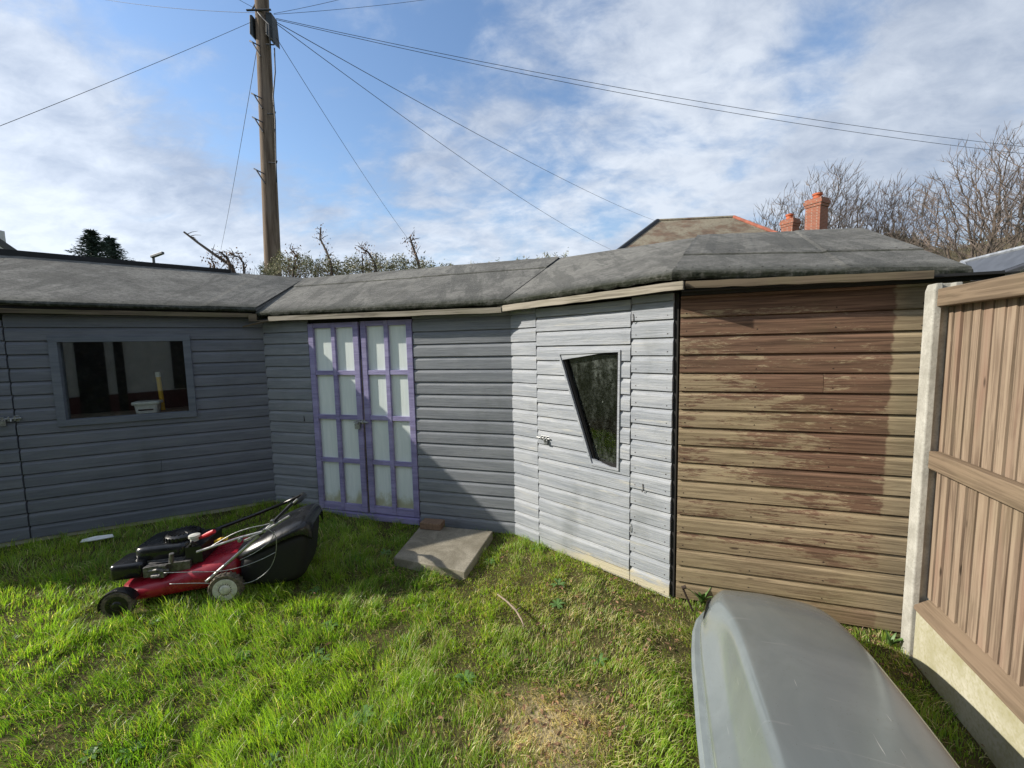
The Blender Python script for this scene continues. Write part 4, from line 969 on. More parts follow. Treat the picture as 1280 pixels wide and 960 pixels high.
    mb = MB(); mb.tube([n2.lerp(top, .05)+Vector((.012, 0, 0)), n2.lerp(top, .25)+Vector((.032, 0, .006)), n2.lerp(top, .7)+Vector((.032, 0, .006)), top+Vector((.005, 0, 0))], .016, 12); mk('grip', mb, 'black_plastic', T, *F, smooth='auto')
    a0 = m(246, 690, .02); a1 = m(300, 672, .0); a2 = m(330, 664, -.01); a3 = m(362, 645, .0)
    mb = MB(); mb.tube([a0, a1, a2, a3], .007, 8); mb.tube([m(305, 676, -.01), a2, m(372, 624, .05)], .007, 8); mk('control_bar', mb, 'chrome', T, *F, smooth='auto')
    for q in ((300, 675), (331, 663), (340, 652)):
        c = m(*q, -.012); mb = MB(); mb.tube([c+Vector((0, -.012, 0)), c+Vector((0, .014, 0))], .011, 8); mk('clamp_knob', mb, 'galv', T, *F)
    mb = MB()
    def cab(pts, y=-.03, r=.0022):
        q = [m(px, py, y) for px, py in pts]; out = []
        for i in range(len(q)-1):
            p0, p1, p2, p3 = q[max(i-1, 0)], q[i], q[i+1], q[min(i+2, len(q)-1)]
            for k in range(6):
                t = k/6; out.append(.5*((2*p1)+(p2-p0)*t+(2*p0-5*p1+4*p2-p3)*t*t+(3*p1-p0-3*p2+p3)*t**3))
        out.append(q[-1]); mb.tube(out, r, 6)
    cab([(205, 716), (240, 715), (275, 714), (300, 709), (325, 700), (345, 690)]); cab([(212, 730), (250, 729), (290, 730), (315, 727), (335, 713), (344, 695), (345, 672), (336, 662)])
    cab([(262, 684), (290, 668), (312, 660), (335, 655), (358, 646)], .02, .003); cab([(300, 700), (320, 690), (338, 676), (343, 664)], -.02)
    mk('cable', mb, 'galv', T, *F, smooth=True)
mower()

# ------------------------------------------------------------------ slab, brick, stick, scraps
def small_things():
    P = [at_z(*p, .05) for p in ((492, 697), (581, 715), (616, 664), (527, 656))]
    mb = MB(); mb.hexa([Vector((p.x, p.y, -.03)) for p in P], [Vector((p.x, p.y, .052)) for p in P])
    o = mk('paving_slab', mb, 'slab', bevel=.006); tag(o, 'square concrete paving slab on the grass right of the lilac doors', 'paving slab')
    q = at_z(539, 663, .053); a = A1+rad(3); T = Matrix.Translation((q.x, q.y+.055, .0535))@Matrix.Rotation(a, 4, 'Z')
    mb = MB(); mb.box(-.088, .088, -.05, .05, 0, .052)
    o = mk('brick', mb, 'clinker', None, (q.x, q.y+.055, .054), a, bevel=.004); tag(o, 'single brown brick on the back corner of the concrete slab', 'brick')
    pts = [at_z(622, 743, .05), at_z(634, 752, .055), at_z(645, 763, .05), at_z(652, 775, .05), at_z(655, 783, .045)]
    mb = MB(); mb.tube(pts, [.004, .0055, .006, .005, .003], 7); mb.tube([pts[2], pts[2]+Vector((.03, .012, .012))], [.003, .0015], 5)
    o = mk('stick', mb, 'stick', smooth=True); tag(o, 'thin bent dry stick lying on the lawn in front of the slab', 'stick')
    c = at_z(122, 674, .09); mb = MB(); R = Matrix.Translation(c)@Matrix.Rotation(rad(24), 4, 'Z')@Matrix.Rotation(rad(12), 4, 'X')
    mb.add([R@Vector(p) for p in ((-.095, -.012, .0), (.0, -.022, .004), (.10, -.01, .002), (.085, .014, .010), (-.02, .02, .012), (-.09, .012, .006), (-.095, -.012, .006), (.0, -.022, .010), (.10, -.01, .008), (.085, .014, .016), (-.02, .02, .018), (-.09, .012, .012))],
           [(5,4,3,2,1,0), (6,7,8,9,10,11), (0,1,7,6), (1,2,8,7), (2,3,9,8), (3,4,10,9), (4,5,11,10), (5,0,6,11)])
    o = mk('plastic_offcut', mb, 'white_plastic'); tag(o, 'thin white plastic offcut on the grass under the left shed window', 'offcut')
    # iron stake leaning by the brown shed
    p0 = at_z(866, 764, .0); p1 = at_plane(853, 734, C, A3, .10)[2]
    mb = MB(); mb.tube([p0, p0.lerp(p1, .55), p1], [.006, .006, .006], 8); mb.tube([p1+Vector((-.004, 0, -.004)), p1+Vector((.018, -.006, .006))], .010, 8)
    o = mk('ground_stake', mb, 'rust', smooth='auto'); tag(o, 'dark metal stake leaning at the foot of the brown boards', 'stake')
small_things()

def weed(name, label, base, n, hmin, hmax, seed, wide=.012):
    r = random.Random(seed); mb = MB()
    for i in range(n):
        a = r.uniform(0, 6.28); L = r.uniform(hmin, hmax); k = 7; out = r.uniform(.25, .8)*L
        pts = [base+Vector((math.cos(a)*out*(t/k)**1.3, math.sin(a)*out*(t/k)**1.3, L*(t/k)*(1-.32*(t/k)))) for t in range(k+1)]
        s = Vector((-math.sin(a), math.cos(a), .15)); vs = []; 
        for t, p in enumerate(pts):
            w = wide*math.sin(math.pi*min(.98, .12+.86*t/k)); vs += [p-s*w, p+Vector((0, 0, -w*.4)), p+s*w]
        mb.add(vs, [(t*3+j, t*3+j+1, t*3+3+j+1, t*3+3+j) for t in range(k) for j in (0, 1)])
    o = mk(name, mb, 'leaf', smooth=True, fix=False); tag(o, label, 'weed')
weed('weed', 'leafy green weed growing at the foot of the brown boards beside the stake', at_z(879, 757, .0)+Vector((0, .02, 0)), 16, .07, .16, 3, .011)
weed('weed', 'clump of green weeds at the base of the concrete fence post', at_z(1118, 808, .0)+Vector((-.02, .0, 0)), 18, .05, .12, 4, .006)

def lawn_weeds():
    r = random.Random(31); mb = MB()
    for i in range(46):
        x, y = r.uniform(-2.6, .7), r.uniform(1.05, 3.0)
        if x > .35 and y > 2.6-x: continue
        base = Vector((x, y, gz(x, y)+.006)); nl = r.randint(5, 9); s = r.uniform(.018, .042)
        for k in range(nl):
            a = 6.28*k/nl+r.uniform(-.3, .3); d = Vector((math.cos(a), math.sin(a), 0)); e = Vector((-d.y, d.x, 0)); h = r.uniform(.3, .9); w = s*.22
            p = [base, base+d*s*.5+Vector((0, 0, s*h*.6)), base+d*s+Vector((0, 0, s*h*.7)), base+d*s*1.35+Vector((0, 0, s*h*.35))]
            mb.add([p[0]-e*w*.3, p[0]+e*w*.3, p[1]-e*w, p[1]+e*w, p[2]-e*w, p[2]+e*w, p[3]], [(0,1,3,2), (2,3,5,4), (4,5,6)], r.random())
    o = mk('lawn_weeds', mb, 'leaf', smooth=True, fix=False); tag(o, 'small broad leaved weeds low among the lawn grass', 'weeds', kind='stuff')
lawn_weeds()
# ------------------------------------------------------------------ grass
def build_blades(X, Y, Z, H, W, A_, Bn, colr, name, mat):
    n = len(X); lv = np.array([0, .38, .72, 1.0]); wv = np.array([1.0, .85, .55, .06])
    V = np.zeros((n, 8, 3), np.float32); dx, dy = np.cos(A_), np.sin(A_); sx, sy = -dy, dx
    ph = rng.uniform(-.9, .9, n); sx, sy = sx*np.cos(ph)-sy*np.sin(ph)*.6, sy*np.cos(ph)+sx*np.sin(ph)*.6
    for i in range(4):
        t = lv[i]; lean = Bn*(t**1.8)*H; up = H*t*np.sqrt(np.clip(1-(Bn*t*.75)**2, .08, 1))
        cx, cy, cz = X+dx*lean, Y+dy*lean, Z+up
        for s, k in ((-1, 0), (1, 1)):
            V[:, i*2+k, 0] = cx+s*sx*W*wv[i]*.5; V[:, i*2+k, 1] = cy+s*sy*W*wv[i]*.5; V[:, i*2+k, 2] = cz
    f = np.array([[0,1,3,2],[2,3,5,4],[4,5,7,6]]); Fc = (np.arange(n)[:, None, None]*8+f[None]).reshape(-1)
    me = bpy.data.meshes.new(name); me.vertices.add(n*8); me.vertices.foreach_set('co', V.reshape(-1))
    me.loops.add(len(Fc)); me.loops.foreach_set('vertex_index', Fc.astype(np.int32))
    me.polygons.add(n*3); me.polygons.foreach_set('loop_start', np.arange(0, len(Fc), 4, dtype=np.int32)); 
    try: me.polygons.foreach_set('loop_total', np.full(n*3, 4, np.int32))
    except Exception: pass
    me.update(calc_edges=True)
    ca = me.attributes.new('col', 'FLOAT_COLOR', 'POINT'); c4 = np.ones((n, 8, 4), np.float32)
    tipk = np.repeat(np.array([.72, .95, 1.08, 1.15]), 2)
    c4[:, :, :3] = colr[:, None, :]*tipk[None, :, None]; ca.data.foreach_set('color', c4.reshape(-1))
    me.materials.append(MAT[mat]); o = bpy.data.objects.new(name, me); col.objects.link(o); WM[o] = Matrix(); return o
def vnoise(x, y, s, seed):
    """cheap smooth value noise on arrays"""
    r = np.random.default_rng(seed); g = r.random((64, 64)); u = x*s+100; v = y*s+100
    i, j = np.floor(u).astype(int), np.floor(v).astype(int); fu, fv = u-i, v-j; fu = fu*fu*(3-2*fu); fv = fv*fv*(3-2*fv)
    a = g[i%64, j%64]; b = g[(i+1)%64, j%64]; c = g[i%64, (j+1)%64]; d = g[(i+1)%64, (j+1)%64]
    return (a*(1-fu)+b*fu)*(1-fv)+(c*(1-fu)+d*fu)*fv
def side(px, py, Q, a): n = outn(a); return (px-Q.x)*n.x+(py-Q.y)*n.y
def lawn():
    N = 620000
    # denser close to the eye, where blades show larger
    yy = .35+(4.0-.35)*rng.random(N)**1.0; xx = rng.uniform(-4.8, 2.3, N)
    d = np.hypot(xx, yy-.0); keep = rng.random(N) < np.clip(1.15-.20*d, .3, 1)
    keep &= np.abs(xx) < (yy*1.45+1.7); xx, yy = xx[keep], yy[keep]
    ok = ((side(xx, yy, A, A0) > .012) | (xx > A.x)) & ((side(xx, yy, A, A1) > .012) | (xx > B.x) | (xx < A.x)) & ((side(xx, yy, B, A2) > .012) | (xx < B.x) | (xx > C.x)) & ((side(xx, yy, C, A3) > .012) | (xx < C.x))
    fs = side(xx, yy, Vector((QF.x, QF.y)), AF); lawn_sign = 1 if outn(AF).x < 0 else -1; ok &= (fs*lawn_sign > .012)
    # under the slab, box
    P = [at_z(*p, .05) for p in ((492, 697), (581, 715), (616, 664), (527, 656))]
    ins = np.ones(len(xx), bool)
    for i in range(4):
        p, q = P[i], P[(i+1)%4]; ins &= ((q.x-p.x)*(yy-p.y)-(q.y-p.y)*(xx-p.x)) > -.004
    ok &= ~ins
    ax = xx*BA.x+yy*BA.y; pp = xx*BP.x+yy*BP.y; ok &= ~((np.abs(pp-.515) < .29) & (ax < 2.22) & (ax > .3))
    xx, yy = xx[ok], yy[ok]
    big = vnoise(xx, yy, 1.3, 1); mid = vnoise(xx, yy, 4.5, 2); fine = vnoise(xx, yy, 13, 3); fine2 = vnoise(xx, yy, 28, 9); r1 = rng.random(len(xx))
    # bare and tired patches
    def patch(cx, cy, rx, ry): return np.exp(-(((xx-cx)/rx)**2+((yy-cy)/ry)**2))
    bp = at_z(690, 905, 0); dead = patch(bp.x, bp.y, .27, .18)*1.15
    worn = patch(.45, 2.15, .45, .45)*.7+patch(-.1, 2.5, .5, .35)*.55+patch(1.75, 1.75, .5, .4)*.4+patch(.75, 1.95, .25, .35)*.55+patch(-.45, 1.95, .25, .2)*.3
    tired = np.clip(dead+worn*.85*(.4+1.2*mid), 0, 1.2)
    dens = np.clip(.12+.50*mid+1.15*fine-.30*tired*(.5+fine2)+.25*(fine2-.4), .10, 1); k = rng.random(len(xx)) < dens
    xx, yy, big, mid, fine, tired, dead, worn = [a[k] for a in (xx, yy, big, mid, fine, tired, dead, worn)]; n = len(xx)
    left = 1/(1+np.exp((xx+.55)*3)); shade_side = np.clip((yy-2.7)/.5, 0, 1)
    H = (.018+.064*fine**1.6+.020*big)*(.75+.5*left)*rng.uniform(.45, 1.3, n)*(1-.55*np.clip(tired, 0, 1))*(1-.25*shade_side)
    H = np.clip(H, .012, .115)
    W = rng.uniform(.0022, .0044, n)
    ang = rng.uniform(0, 2*np.pi, n); wind = vnoise(xx, yy, 2.1, 5)*2*np.pi*1.3; use = rng.random(n) < .55
    ang = np.where(use, wind+rng.normal(0, .5, n), ang)
    Bn = np.clip(rng.beta(2, 2.4, n)*1.05+.08, 0, 1.1)
    Z = np.array([gz(x, y) for x, y in zip(xx, yy)])-.004
    # colours
    g1 = np.array([.205, .330, .036]); g2 = np.array([.345, .480, .052]); g3 = np.array([.120, .235, .026]); st = np.array([.72, .60, .36]); yl = np.array([.33, .36, .07]); br = np.array([.26, .14, .07])
    t = rng.random(n)[:, None]; m_ = np.clip(mid*.8+big*.5-.25+rng.normal(0, .18, n), 0, 1)[:, None]
    c = g3*(1-m_)+g2*m_; c = c*(1-.35*t)+g1*.35*t
    ylw = (rng.random(n) < (.10+.35*np.clip(tired, 0, 1)+.08*left))[:, None]; c = np.where(ylw, yl*rng.uniform(.7, 1.1, (n, 1)), c)
    dd = (rng.random(n) < (.075+.80*np.clip(dead, 0, 1)+.36*np.clip(worn, 0, 1)))[:, None]; c = np.where(dd, st*rng.uniform(.55, 1.25, (n, 1)), c)
    b_ = (rng.random(n) < (.006+.10*np.clip(tired, 0, 1)))[:, None]; c = np.where(b_, br*rng.uniform(.6, 1.3, (n, 1)), c)
    flat = dd[:, 0] & (rng.random(n) < .8); Bn = np.where(flat, rng.uniform(.9, 1.25, n), Bn); W = np.where(flat, W*.85, W)
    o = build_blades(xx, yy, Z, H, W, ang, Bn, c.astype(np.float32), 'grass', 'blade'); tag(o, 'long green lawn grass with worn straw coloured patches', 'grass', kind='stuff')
    print('blades', n)
    # tufts of dead leaves and bits lying in the worn places
    mb = MB(); r = random.Random(9)
    for i in range(620):
        if i < 130: a = bp.x+r.gauss(0, .22), bp.y+r.gauss(0, .13)
        elif i < 280: a = .70+r.gauss(0, .25), 2.05+r.gauss(0, .25)
        elif i < 360: a = 1.80+r.gauss(0, .2), 1.75+r.gauss(0, .22)
        else: a = r.uniform(-3.6, 1.2), r.uniform(1.0, 3.0)
        if (a[0]*BP.x+a[1]*BP.y) > .16 and (a[0]*BP.x+a[1]*BP.y) < .86 and a[0]*BA.x+a[1]*BA.y < 2.3: continue
        if a[0] > .9 and a[1] > 1.95-.3*(a[0]-1): pass
        z = gz(*a)+r.uniform(.004, .024); s = r.uniform(.006, .017); R = Matrix.Translation((a[0], a[1], z))@Matrix.Rotation(r.uniform(0, 6.3), 4, 'Z')@Matrix.Rotation(r.uniform(-.7, .7), 4, 'X')
        mb.add([R@Vector(p) for p in ((-s, 0, 0), (-s*.3, -s*.45, s*.2), (s*.5, -s*.35, -.1*s), (s*1.1, 0, s*.25), (s*.4, s*.4, .1*s), (-s*.4, s*.4, s*.3))], [(0,1,4,5), (1,2,3,4)], r.random())
    o = mk('leaf_litter', mb, 'litter', fix=False); tag(o, 'small dead brown leaves scattered through the lawn', 'leaf litter', kind='stuff')
lawn()

# ------------------------------------------------------------------ telegraph pole and wires
PY = 7.4
pb = at_y(341, 330, PY); ptop = at_y(327, -6, PY)
pole_base = pb+(pb-ptop)*(pb.z/(ptop.z-pb.z)); pole_base.z = 0
pole_x = lambda z: pole_base.lerp(ptop, z/ptop.z)
def pole():
    T = thing('telegraph_pole', 'tall brown wooden telegraph pole behind the left shed roof', 'telegraph pole', pole_base)
    mb = MB(); n = 16; mb.tube([pole_x(ptop.z*i/n)+Vector((.004*fbm(i, 1), .004*fbm(i, 3), 0)) for i in range(n+1)], [.150-.045*i/n for i in range(n+1)], 18)
    mk('pole', mb, 'pole', T, smooth='auto')
    def P(px, py, dy=0.0): return at_y(px, py, PY+dy)
    # junction boxes on both sides
    a, b = P(319, 28), P(321, 50)
    def jbox(pxl, pxr, pyt, pyb, cut):
        q0, q1 = P(pxl, pyt, -.02), P(pxr, pyb, -.02); mb = MB()
        x0, x1 = q0.x, q1.x; z1, z0 = q0.z, q1.z
        mb.hexa([Vector((x0, PY-.12, z0+cut)), Vector((x1, PY-.12, z0)), Vector((x1, PY+.10, z0)), Vector((x0, PY+.10, z0+cut))], [Vector((x0+.01, PY-.10, z1)), Vector((x1-.01, PY-.10, z1)), Vector((x1-.01, PY+.08, z1)), Vector((x0+.01, PY+.08, z1))])
        mk('junction_box', mb, 'box_metal', T, bevel=.01)
    jbox(314.5, 321.5, 23, 52, .06); jbox(334.5, 345.5, 20, 56, .10)
    # steps
    for px, py, sd_ in ((328, 70, -1), (330, 134, -1), (331, 163, -1), (333, 226, -1), (344, 62, 1), (345, 147, 1), (347, 207, 1)):
        c = P(px, py); mb = MB()
        if sd_ < 0: mb.tube([c+Vector((.05, -.14, -.10)), c+Vector((-.07, -.15, .12)), c+Vector((-.12, -.13, .15))], .012, 6); mb.tube([c+Vector((-.07, -.15, .12)), c+Vector((.05, -.14, .06))], .010, 6)
        else: mb.tube([c+Vector((-.08, -.12, .0)), c+Vector((.06, -.14, -.02)), c+Vector((.07, -.14, .02))], .011, 6)
        mk('step', mb, 'cable', T)
    mb = MB(); q = [P(343, 60, -.15), P(344, 90, -.15), P(341.5, 120, -.15), P(344, 150, -.15), P(345, 207, -.15), P(346, 228, -.15)]; mb.tube(q, .010, 6); mb.tube([P(322, 15, -.14), P(328, 22, -.15), P(336, 30, -.15), P(338, 60, -.15)], .012, 6); mk('cable', mb, 'cable', T, smooth=True)
    mb = MB(); c = ptop+Vector((0, 0, -.32))
    mb.tube([c+Vector((-.20, -.12, 0)), c+Vector((.20, -.12, 0))], .015, 8); mb.tube([c+Vector((-.11, -.12, .0)), c+Vector((-.11, -.02, .16))], .012, 6); mk('bracket', mb, 'cable', T)
pole()
def wire(p, q, sag, r, label):
    mb = MB(); n = 26; pts = [p.lerp(q, i/n)-Vector((0, 0, sag*4*(i/n)*(1-i/n))) for i in range(n+1)]
    mb.tube(pts, r*.52, 5, False); o = mk('overhead_wire', mb, 'cable', smooth=True); tag(o, label, 'wire', 'overhead wires from the pole')
hub = lambda px, py: at_y(px, py, PY-.1)
def ext(p, q, k): return p+(q-p)*k
p = hub(313, 28); wire(p, ext(p, at_y(0, 152, 5.2), 1.6), .05, .006, 'overhead wire running from the pole down to the left edge of the sky')
p = hub(318, 16); wire(p, ext(p, at_y(185, -1, 8.5), 2.5), .12, .006, 'overhead wire leaving the pole to the upper left')
p = hub(316, 9); wire(p, ext(p, at_y(298, -2, 7.0), 4.0), .02, .006, 'short overhead wire going steeply up left from the pole')
p = hub(342, 17); wire(p, ext(p, at_y(412, -1, 7.8), 3.0), .05, .006, 'upper of the two overhead wires leaving the pole to the upper right')
p = hub(342, 18); wire(p, ext(p, at_y(484, -1, 8.2), 3.0), .10, .006, 'lower of the two overhead wires leaving the pole to the upper right')
p = hub(345, 23); wire(p, ext(p, at_y(1282, 160, 9.0), 1.5), .42, .008, 'upper of the twin wires crossing the whole sky to the right')
p = hub(345, 24.5); wire(p, ext(p, at_y(1282, 166, 9.0), 1.5), .47, .008, 'lower of the twin wires crossing the whole sky to the right')
wire(hub(346, 28), at_y(822, 277, 26), .25, .012, 'overhead wire running down to the tiled house roof')
wire(hub(346, 30), at_y(764, 312, 22), .30, .011, 'overhead wire running down behind the shed roof left of the tiled house')
wire(hub(346, 48), at_y(515, 305, 16), .12, .009, 'overhead wire dropping right of the pole to the cut stump with dead leaves')
wire(hub(321, 62), at_y(276, 312, 16), .10, .009, 'thin overhead wire dropping steeply left of the pole')

# ------------------------------------------------------------------ bare trees
def bare_tree(base, H, r, label, seed, crown, trunk=.26, n=1500, lean=0.0, low=.30, twig=.020):
    """greedy growth: every crown point joins the nearest limb, weighed against its way back to the trunk"""
    g = np.random.default_rng(seed); T = thing('bare_tree', label, 'tree', base, 0, 'leafless trees on the skyline')
    zc = H*(low+1)/2; rz_ = H*(1-low)/2
    P = g.normal(0, 1, (n*2, 3)); P /= np.linalg.norm(P, axis=1)[:, None]; P *= (g.random(n*2)**.42)[:, None]
    P[:, 2] = np.where(P[:, 2] < 0, P[:, 2]*.8, P[:, 2]); rim = 1+.10*np.sin(P[:, 0]*7+seed)+.08*np.sin(P[:, 1]*9+P[:, 2]*6)
    P = P*rim[:, None]*np.array([crown, crown, rz_])+np.array([0, 0, zc]); P[:, 0] += lean*np.clip((P[:, 2]-H*.4)/H, 0, 1)*H
    P = P[(P[:, 2] > H*trunk*.9)][:n]; n = len(P)
    nt = 7; tr = np.array([[.012*H*math.sin(k*1.3+seed)*k/nt+lean*.05*k, 0, H*trunk*k/(nt-1)] for k in range(nt)])
    X = np.concatenate([tr, P]); par = np.full(len(X), -1); plen = np.zeros(len(X))
    for k in range(1, nt): par[k] = k-1; plen[k] = plen[k-1]+H*trunk/(nt-1)
    best = np.full(len(X), 1e9); bp_ = np.zeros(len(X), int); bf = .62; todo = np.ones(len(X), bool); todo[:nt] = False
    def relax(k):
        d = np.linalg.norm(X-X[k], axis=1); c = d+bf*plen[k]+(1.5 if k < nt-3 else 0); m = todo & (c < best); best[m] = c[m]; bp_[m] = k
    for k in range(2, nt): relax(k)
    order = list(range(nt))
    for _ in range(n):
        c = np.where(todo, best, 1e9); k = int(np.argmin(c)); todo[k] = False; par[k] = bp_[k]; plen[k] = plen[par[k]]+np.linalg.norm(X[k]-X[par[k]]); order.append(k); relax(k)
    w = np.ones(len(X)); 
    for k in reversed(order):
        if par[k] >= 0: w[par[k]] += w[k]
    R = np.maximum(twig*.55, r*(w/w[0])**.48)
    B = np.array(base); kids = {}
    for k in order:
        if par[k] >= 0: kids.setdefault(par[k], []).append(k)
    mt = MB(); mw = MB(); rr = random.Random(seed)
    for k in order:
        p = par[k]
        if p < 0: continue
        a, b = Vector(X[p]+B), Vector(X[k]+B); big = R[k] > r*.16
        ra = min(R[p], R[k]*1.25); mid = a.lerp(b, .5)+Vector((rr.gauss(0, .03), rr.gauss(0, .03), -.02))*(a-b).length
        (mt if big else mw).tube([a, mid, b], [ra, (ra+R[k])/2, R[k]], 8 if R[k] > .12 else 5 if big else 3, False)
        if k not in kids or rr.random() < .5:
            c = Vector((0, 0, zc))+Vector(B); d0 = (b-a).normalized()
            for q in range(3 if k not in kids else 2):
                d = (d0+(b-c).normalized()*.5+Vector((rr.gauss(lean*2, .45), rr.gauss(0, .45), rr.gauss(.15, .4)))).normalized(); L = rr.uniform(.35, .95)*H/18
                m_ = b+d*L*.5+Vector((0, 0, .02)); mw.tube([b, m_, b+d*L+Vector((0, 0, L*.12))], [twig*.55, twig*.42, twig*.25], 3, False)
    mk('trunk', mt, 'bark', T, smooth=True, fix=False); mk('crown', mw, 'twig', T, fix=False)
def tb(px, Y): p = at_y(px, 430, Y); p.z = -.3; return p
bare_tree(tb(1224, 36), 18.6, .40, 'largest bare tree, broad rounded crown at the right edge of the sky', 21, 5.6, .24, 1350, .0, .26, .026)
bare_tree(tb(1290, 39), 20.5, .40, 'bare tree cut off by the right edge of the photo behind the largest tree', 22, 5.6, .24, 900, .0, .26, .026)
bare_tree(tb(1112, 46), 19.0, .26, 'bare tree between the tall chimney and the largest tree', 23, 4.4, .26, 1100, .04, .34, .034)
bare_tree(tb(1062, 48), 19.2, .26, 'bare tree directly right of the tall chimney', 24, 4.0, .26, 900, .04, .34, .034)
bare_tree(tb(1022, 47), 21.0, .26, 'bare tree rising highest behind the tall chimney', 25, 3.4, .28, 900, .07, .36, .034)
bare_tree(tb(972, 46), 17.6, .24, 'bare tree left of the short chimney above the tiled roof', 26, 4.3, .26, 1000, .03, .34, .034)
bare_tree(tb(178, 60), 15.2, .16, 'small pale bare tree between the conifers and the street lamp', 27, 3.6, .3, 350, .0, .36, .030)

# ------------------------------------------------------------------ conifers
def conifer(px, pyt, Y, wpx, label, seed):
    top = at_y(px, pyt, Y); H = top.z; base = Vector((top.x, Y, 0)); rr = random.Random(seed); Rm = wpx/FPX*Y*.5
    T = thing('conifer', label, 'tree', base, 0, 'conifers beyond the left shed'); mb = MB(); mb.tube([base, base+Vector((0, 0, H))], [.22, .02], 7); mk('trunk', mb, 'bark', T, fix=False)
    mb = MB(); z = H*.45
    while z < H*.985:
        f = (H-z)/3.3; R = Rm*min(1.1, f)*rr.uniform(.7, 1.15); nb = 8 if f > .2 else 5
        for i in range(nb):
            a = rr.uniform(0, 6.28); L = R*rr.uniform(.6, 1.15)+.12; k = 6; prev = None
            for j in range(k):
                t = j/(k-1); c = base+Vector((math.cos(a)*L*t, math.sin(a)*L*t, z+.10*L*math.sin(t*2.2)-.10*L*t*t+.14*t**3*L))
                for q in range(3):
                    s = rr.uniform(.10, .26)*(1.15-.5*t); d = Vector((math.cos(a)+rr.gauss(0, .8), math.sin(a)+rr.gauss(0, .8), rr.uniform(-.5, .35))).normalized(); e = d.orthogonal().normalized()*s*.26; e.rotate(Matrix.Rotation(rr.uniform(0, 6), 3, d))
                    o = c+Vector((rr.gauss(0, .05), rr.gauss(0, .05), rr.gauss(0, .04))); mb.add([o-e, o+e, o+d*s*1.8], [(0,1,2)])
        z += .13*rr.uniform(.7, 1.3)
    mk('crown', mb, 'conifer', T, fix=False)
conifer(113, 286, 34, 58, 'taller left one of the two dark conifers beyond the left shed', 1)
conifer(137, 294, 36, 52, 'shorter right one of the two dark conifers beyond the left shed', 2)

# ------------------------------------------------------------------ hedge and cut stubs
def hedge():
    r = np.random.default_rng(4); n = 26000
    pts = []; cols = []
    T = thing('hedge', 'clipped green brown hedge showing above the shed roofs around the pole', 'hedge', (-.6, 6.3, 0))
    px = r.uniform(325, 712, n); prof = np.interp(px, [325, 345, 380, 420, 460, 500, 540, 575, 640, 700, 712], [342, 328, 330, 333, 331, 330, 337, 344, 338, 328, 330]); prof = prof+3*np.sin(px*.21)+2*np.sin(px*.53+1)
    X = np.empty((n, 3)); Yv = 6.0+r.uniform(-.35, .5, n)
    zt = np.array([at_y(a, b, 6.1)[2] for a, b in zip(px, prof)]); xx = np.array([at_y(a, 330, y)[0] for a, y in zip(px, Yv)])
    depth = r.exponential(.16, n)*r.uniform(.1, 1.6, n)-.04*(r.random(n) < .2); zz = zt-depth+r.normal(0, .03, n)
    mb = MB()
    s = r.uniform(.008, .022, n); d = r.normal(0, 1, (n, 3)); d[:, 2] = np.abs(d[:, 2])*.7; d /= np.linalg.norm(d, axis=1)[:, None]; e = np.cross(d, r.normal(0, 1, (n, 3))); e /= np.linalg.norm(e, axis=1)[:, None]
    P = np.stack([xx, Yv, zz], 1); V = np.stack([P-e*s[:, None]*.35, P+e*s[:, None]*.35, P+d*s[:, None]*2.0+e*s[:, None]*.1, P+d*s[:, None]*1.9-e*s[:, None]*.1], 1).reshape(-1, 3)
    F = np.arange(n*4).reshape(-1, 4)
    me = bpy.data.meshes.new('foliage'); me.from_pydata(V.tolist(), [], F.tolist())
    a = me.attributes.new('col', 'FLOAT_COLOR', 'POINT'); base = np.where(r.random((n, 1)) < .45, np.array([[.25, .245, .12]]), np.where(r.random((n, 1)) < .5, np.array([[.36, .32, .20]]), np.array([[.13, .15, .06]])))*r.uniform(.6, 1.3, (n, 1))
    c = np.ones((n, 4, 4), np.float32); c[:, :, :3] = base[:, None, :]; a.data.foreach_set('color', c.reshape(-1)); me.materials.append(MAT['hedge_leaf'])
    o = bpy.data.objects.new('foliage', me); col.objects.link(o); o.parent = T; o.location = -Vector(T.location); WM[o] = Matrix()
    mb = MB(); rr = random.Random(3)
    for i in range(900):
        p = rr.uniform(290, 712); y = 6.0+rr.uniform(-.3, .5); b = at_y(p, 352, y); b.z -= .3; h = rr.uniform(.30, .52)
        q = b+Vector((rr.gauss(0, .12), rr.gauss(0, .08), h)); mb.tube([b, b.lerp(q, .5)+Vector((rr.gauss(0, .03), 0, 0)), q], [.006, .004, .002], 3, False)
    for i in range(26):
        x = -3.4+i*.18; mb.tube([(x, 6.1, 0), (x+rr.gauss(0, .06), 6.1, 1.9)], [.03, .015], 5, False)
    mk('twigs', mb, 'twig', T, fix=False)
hedge()
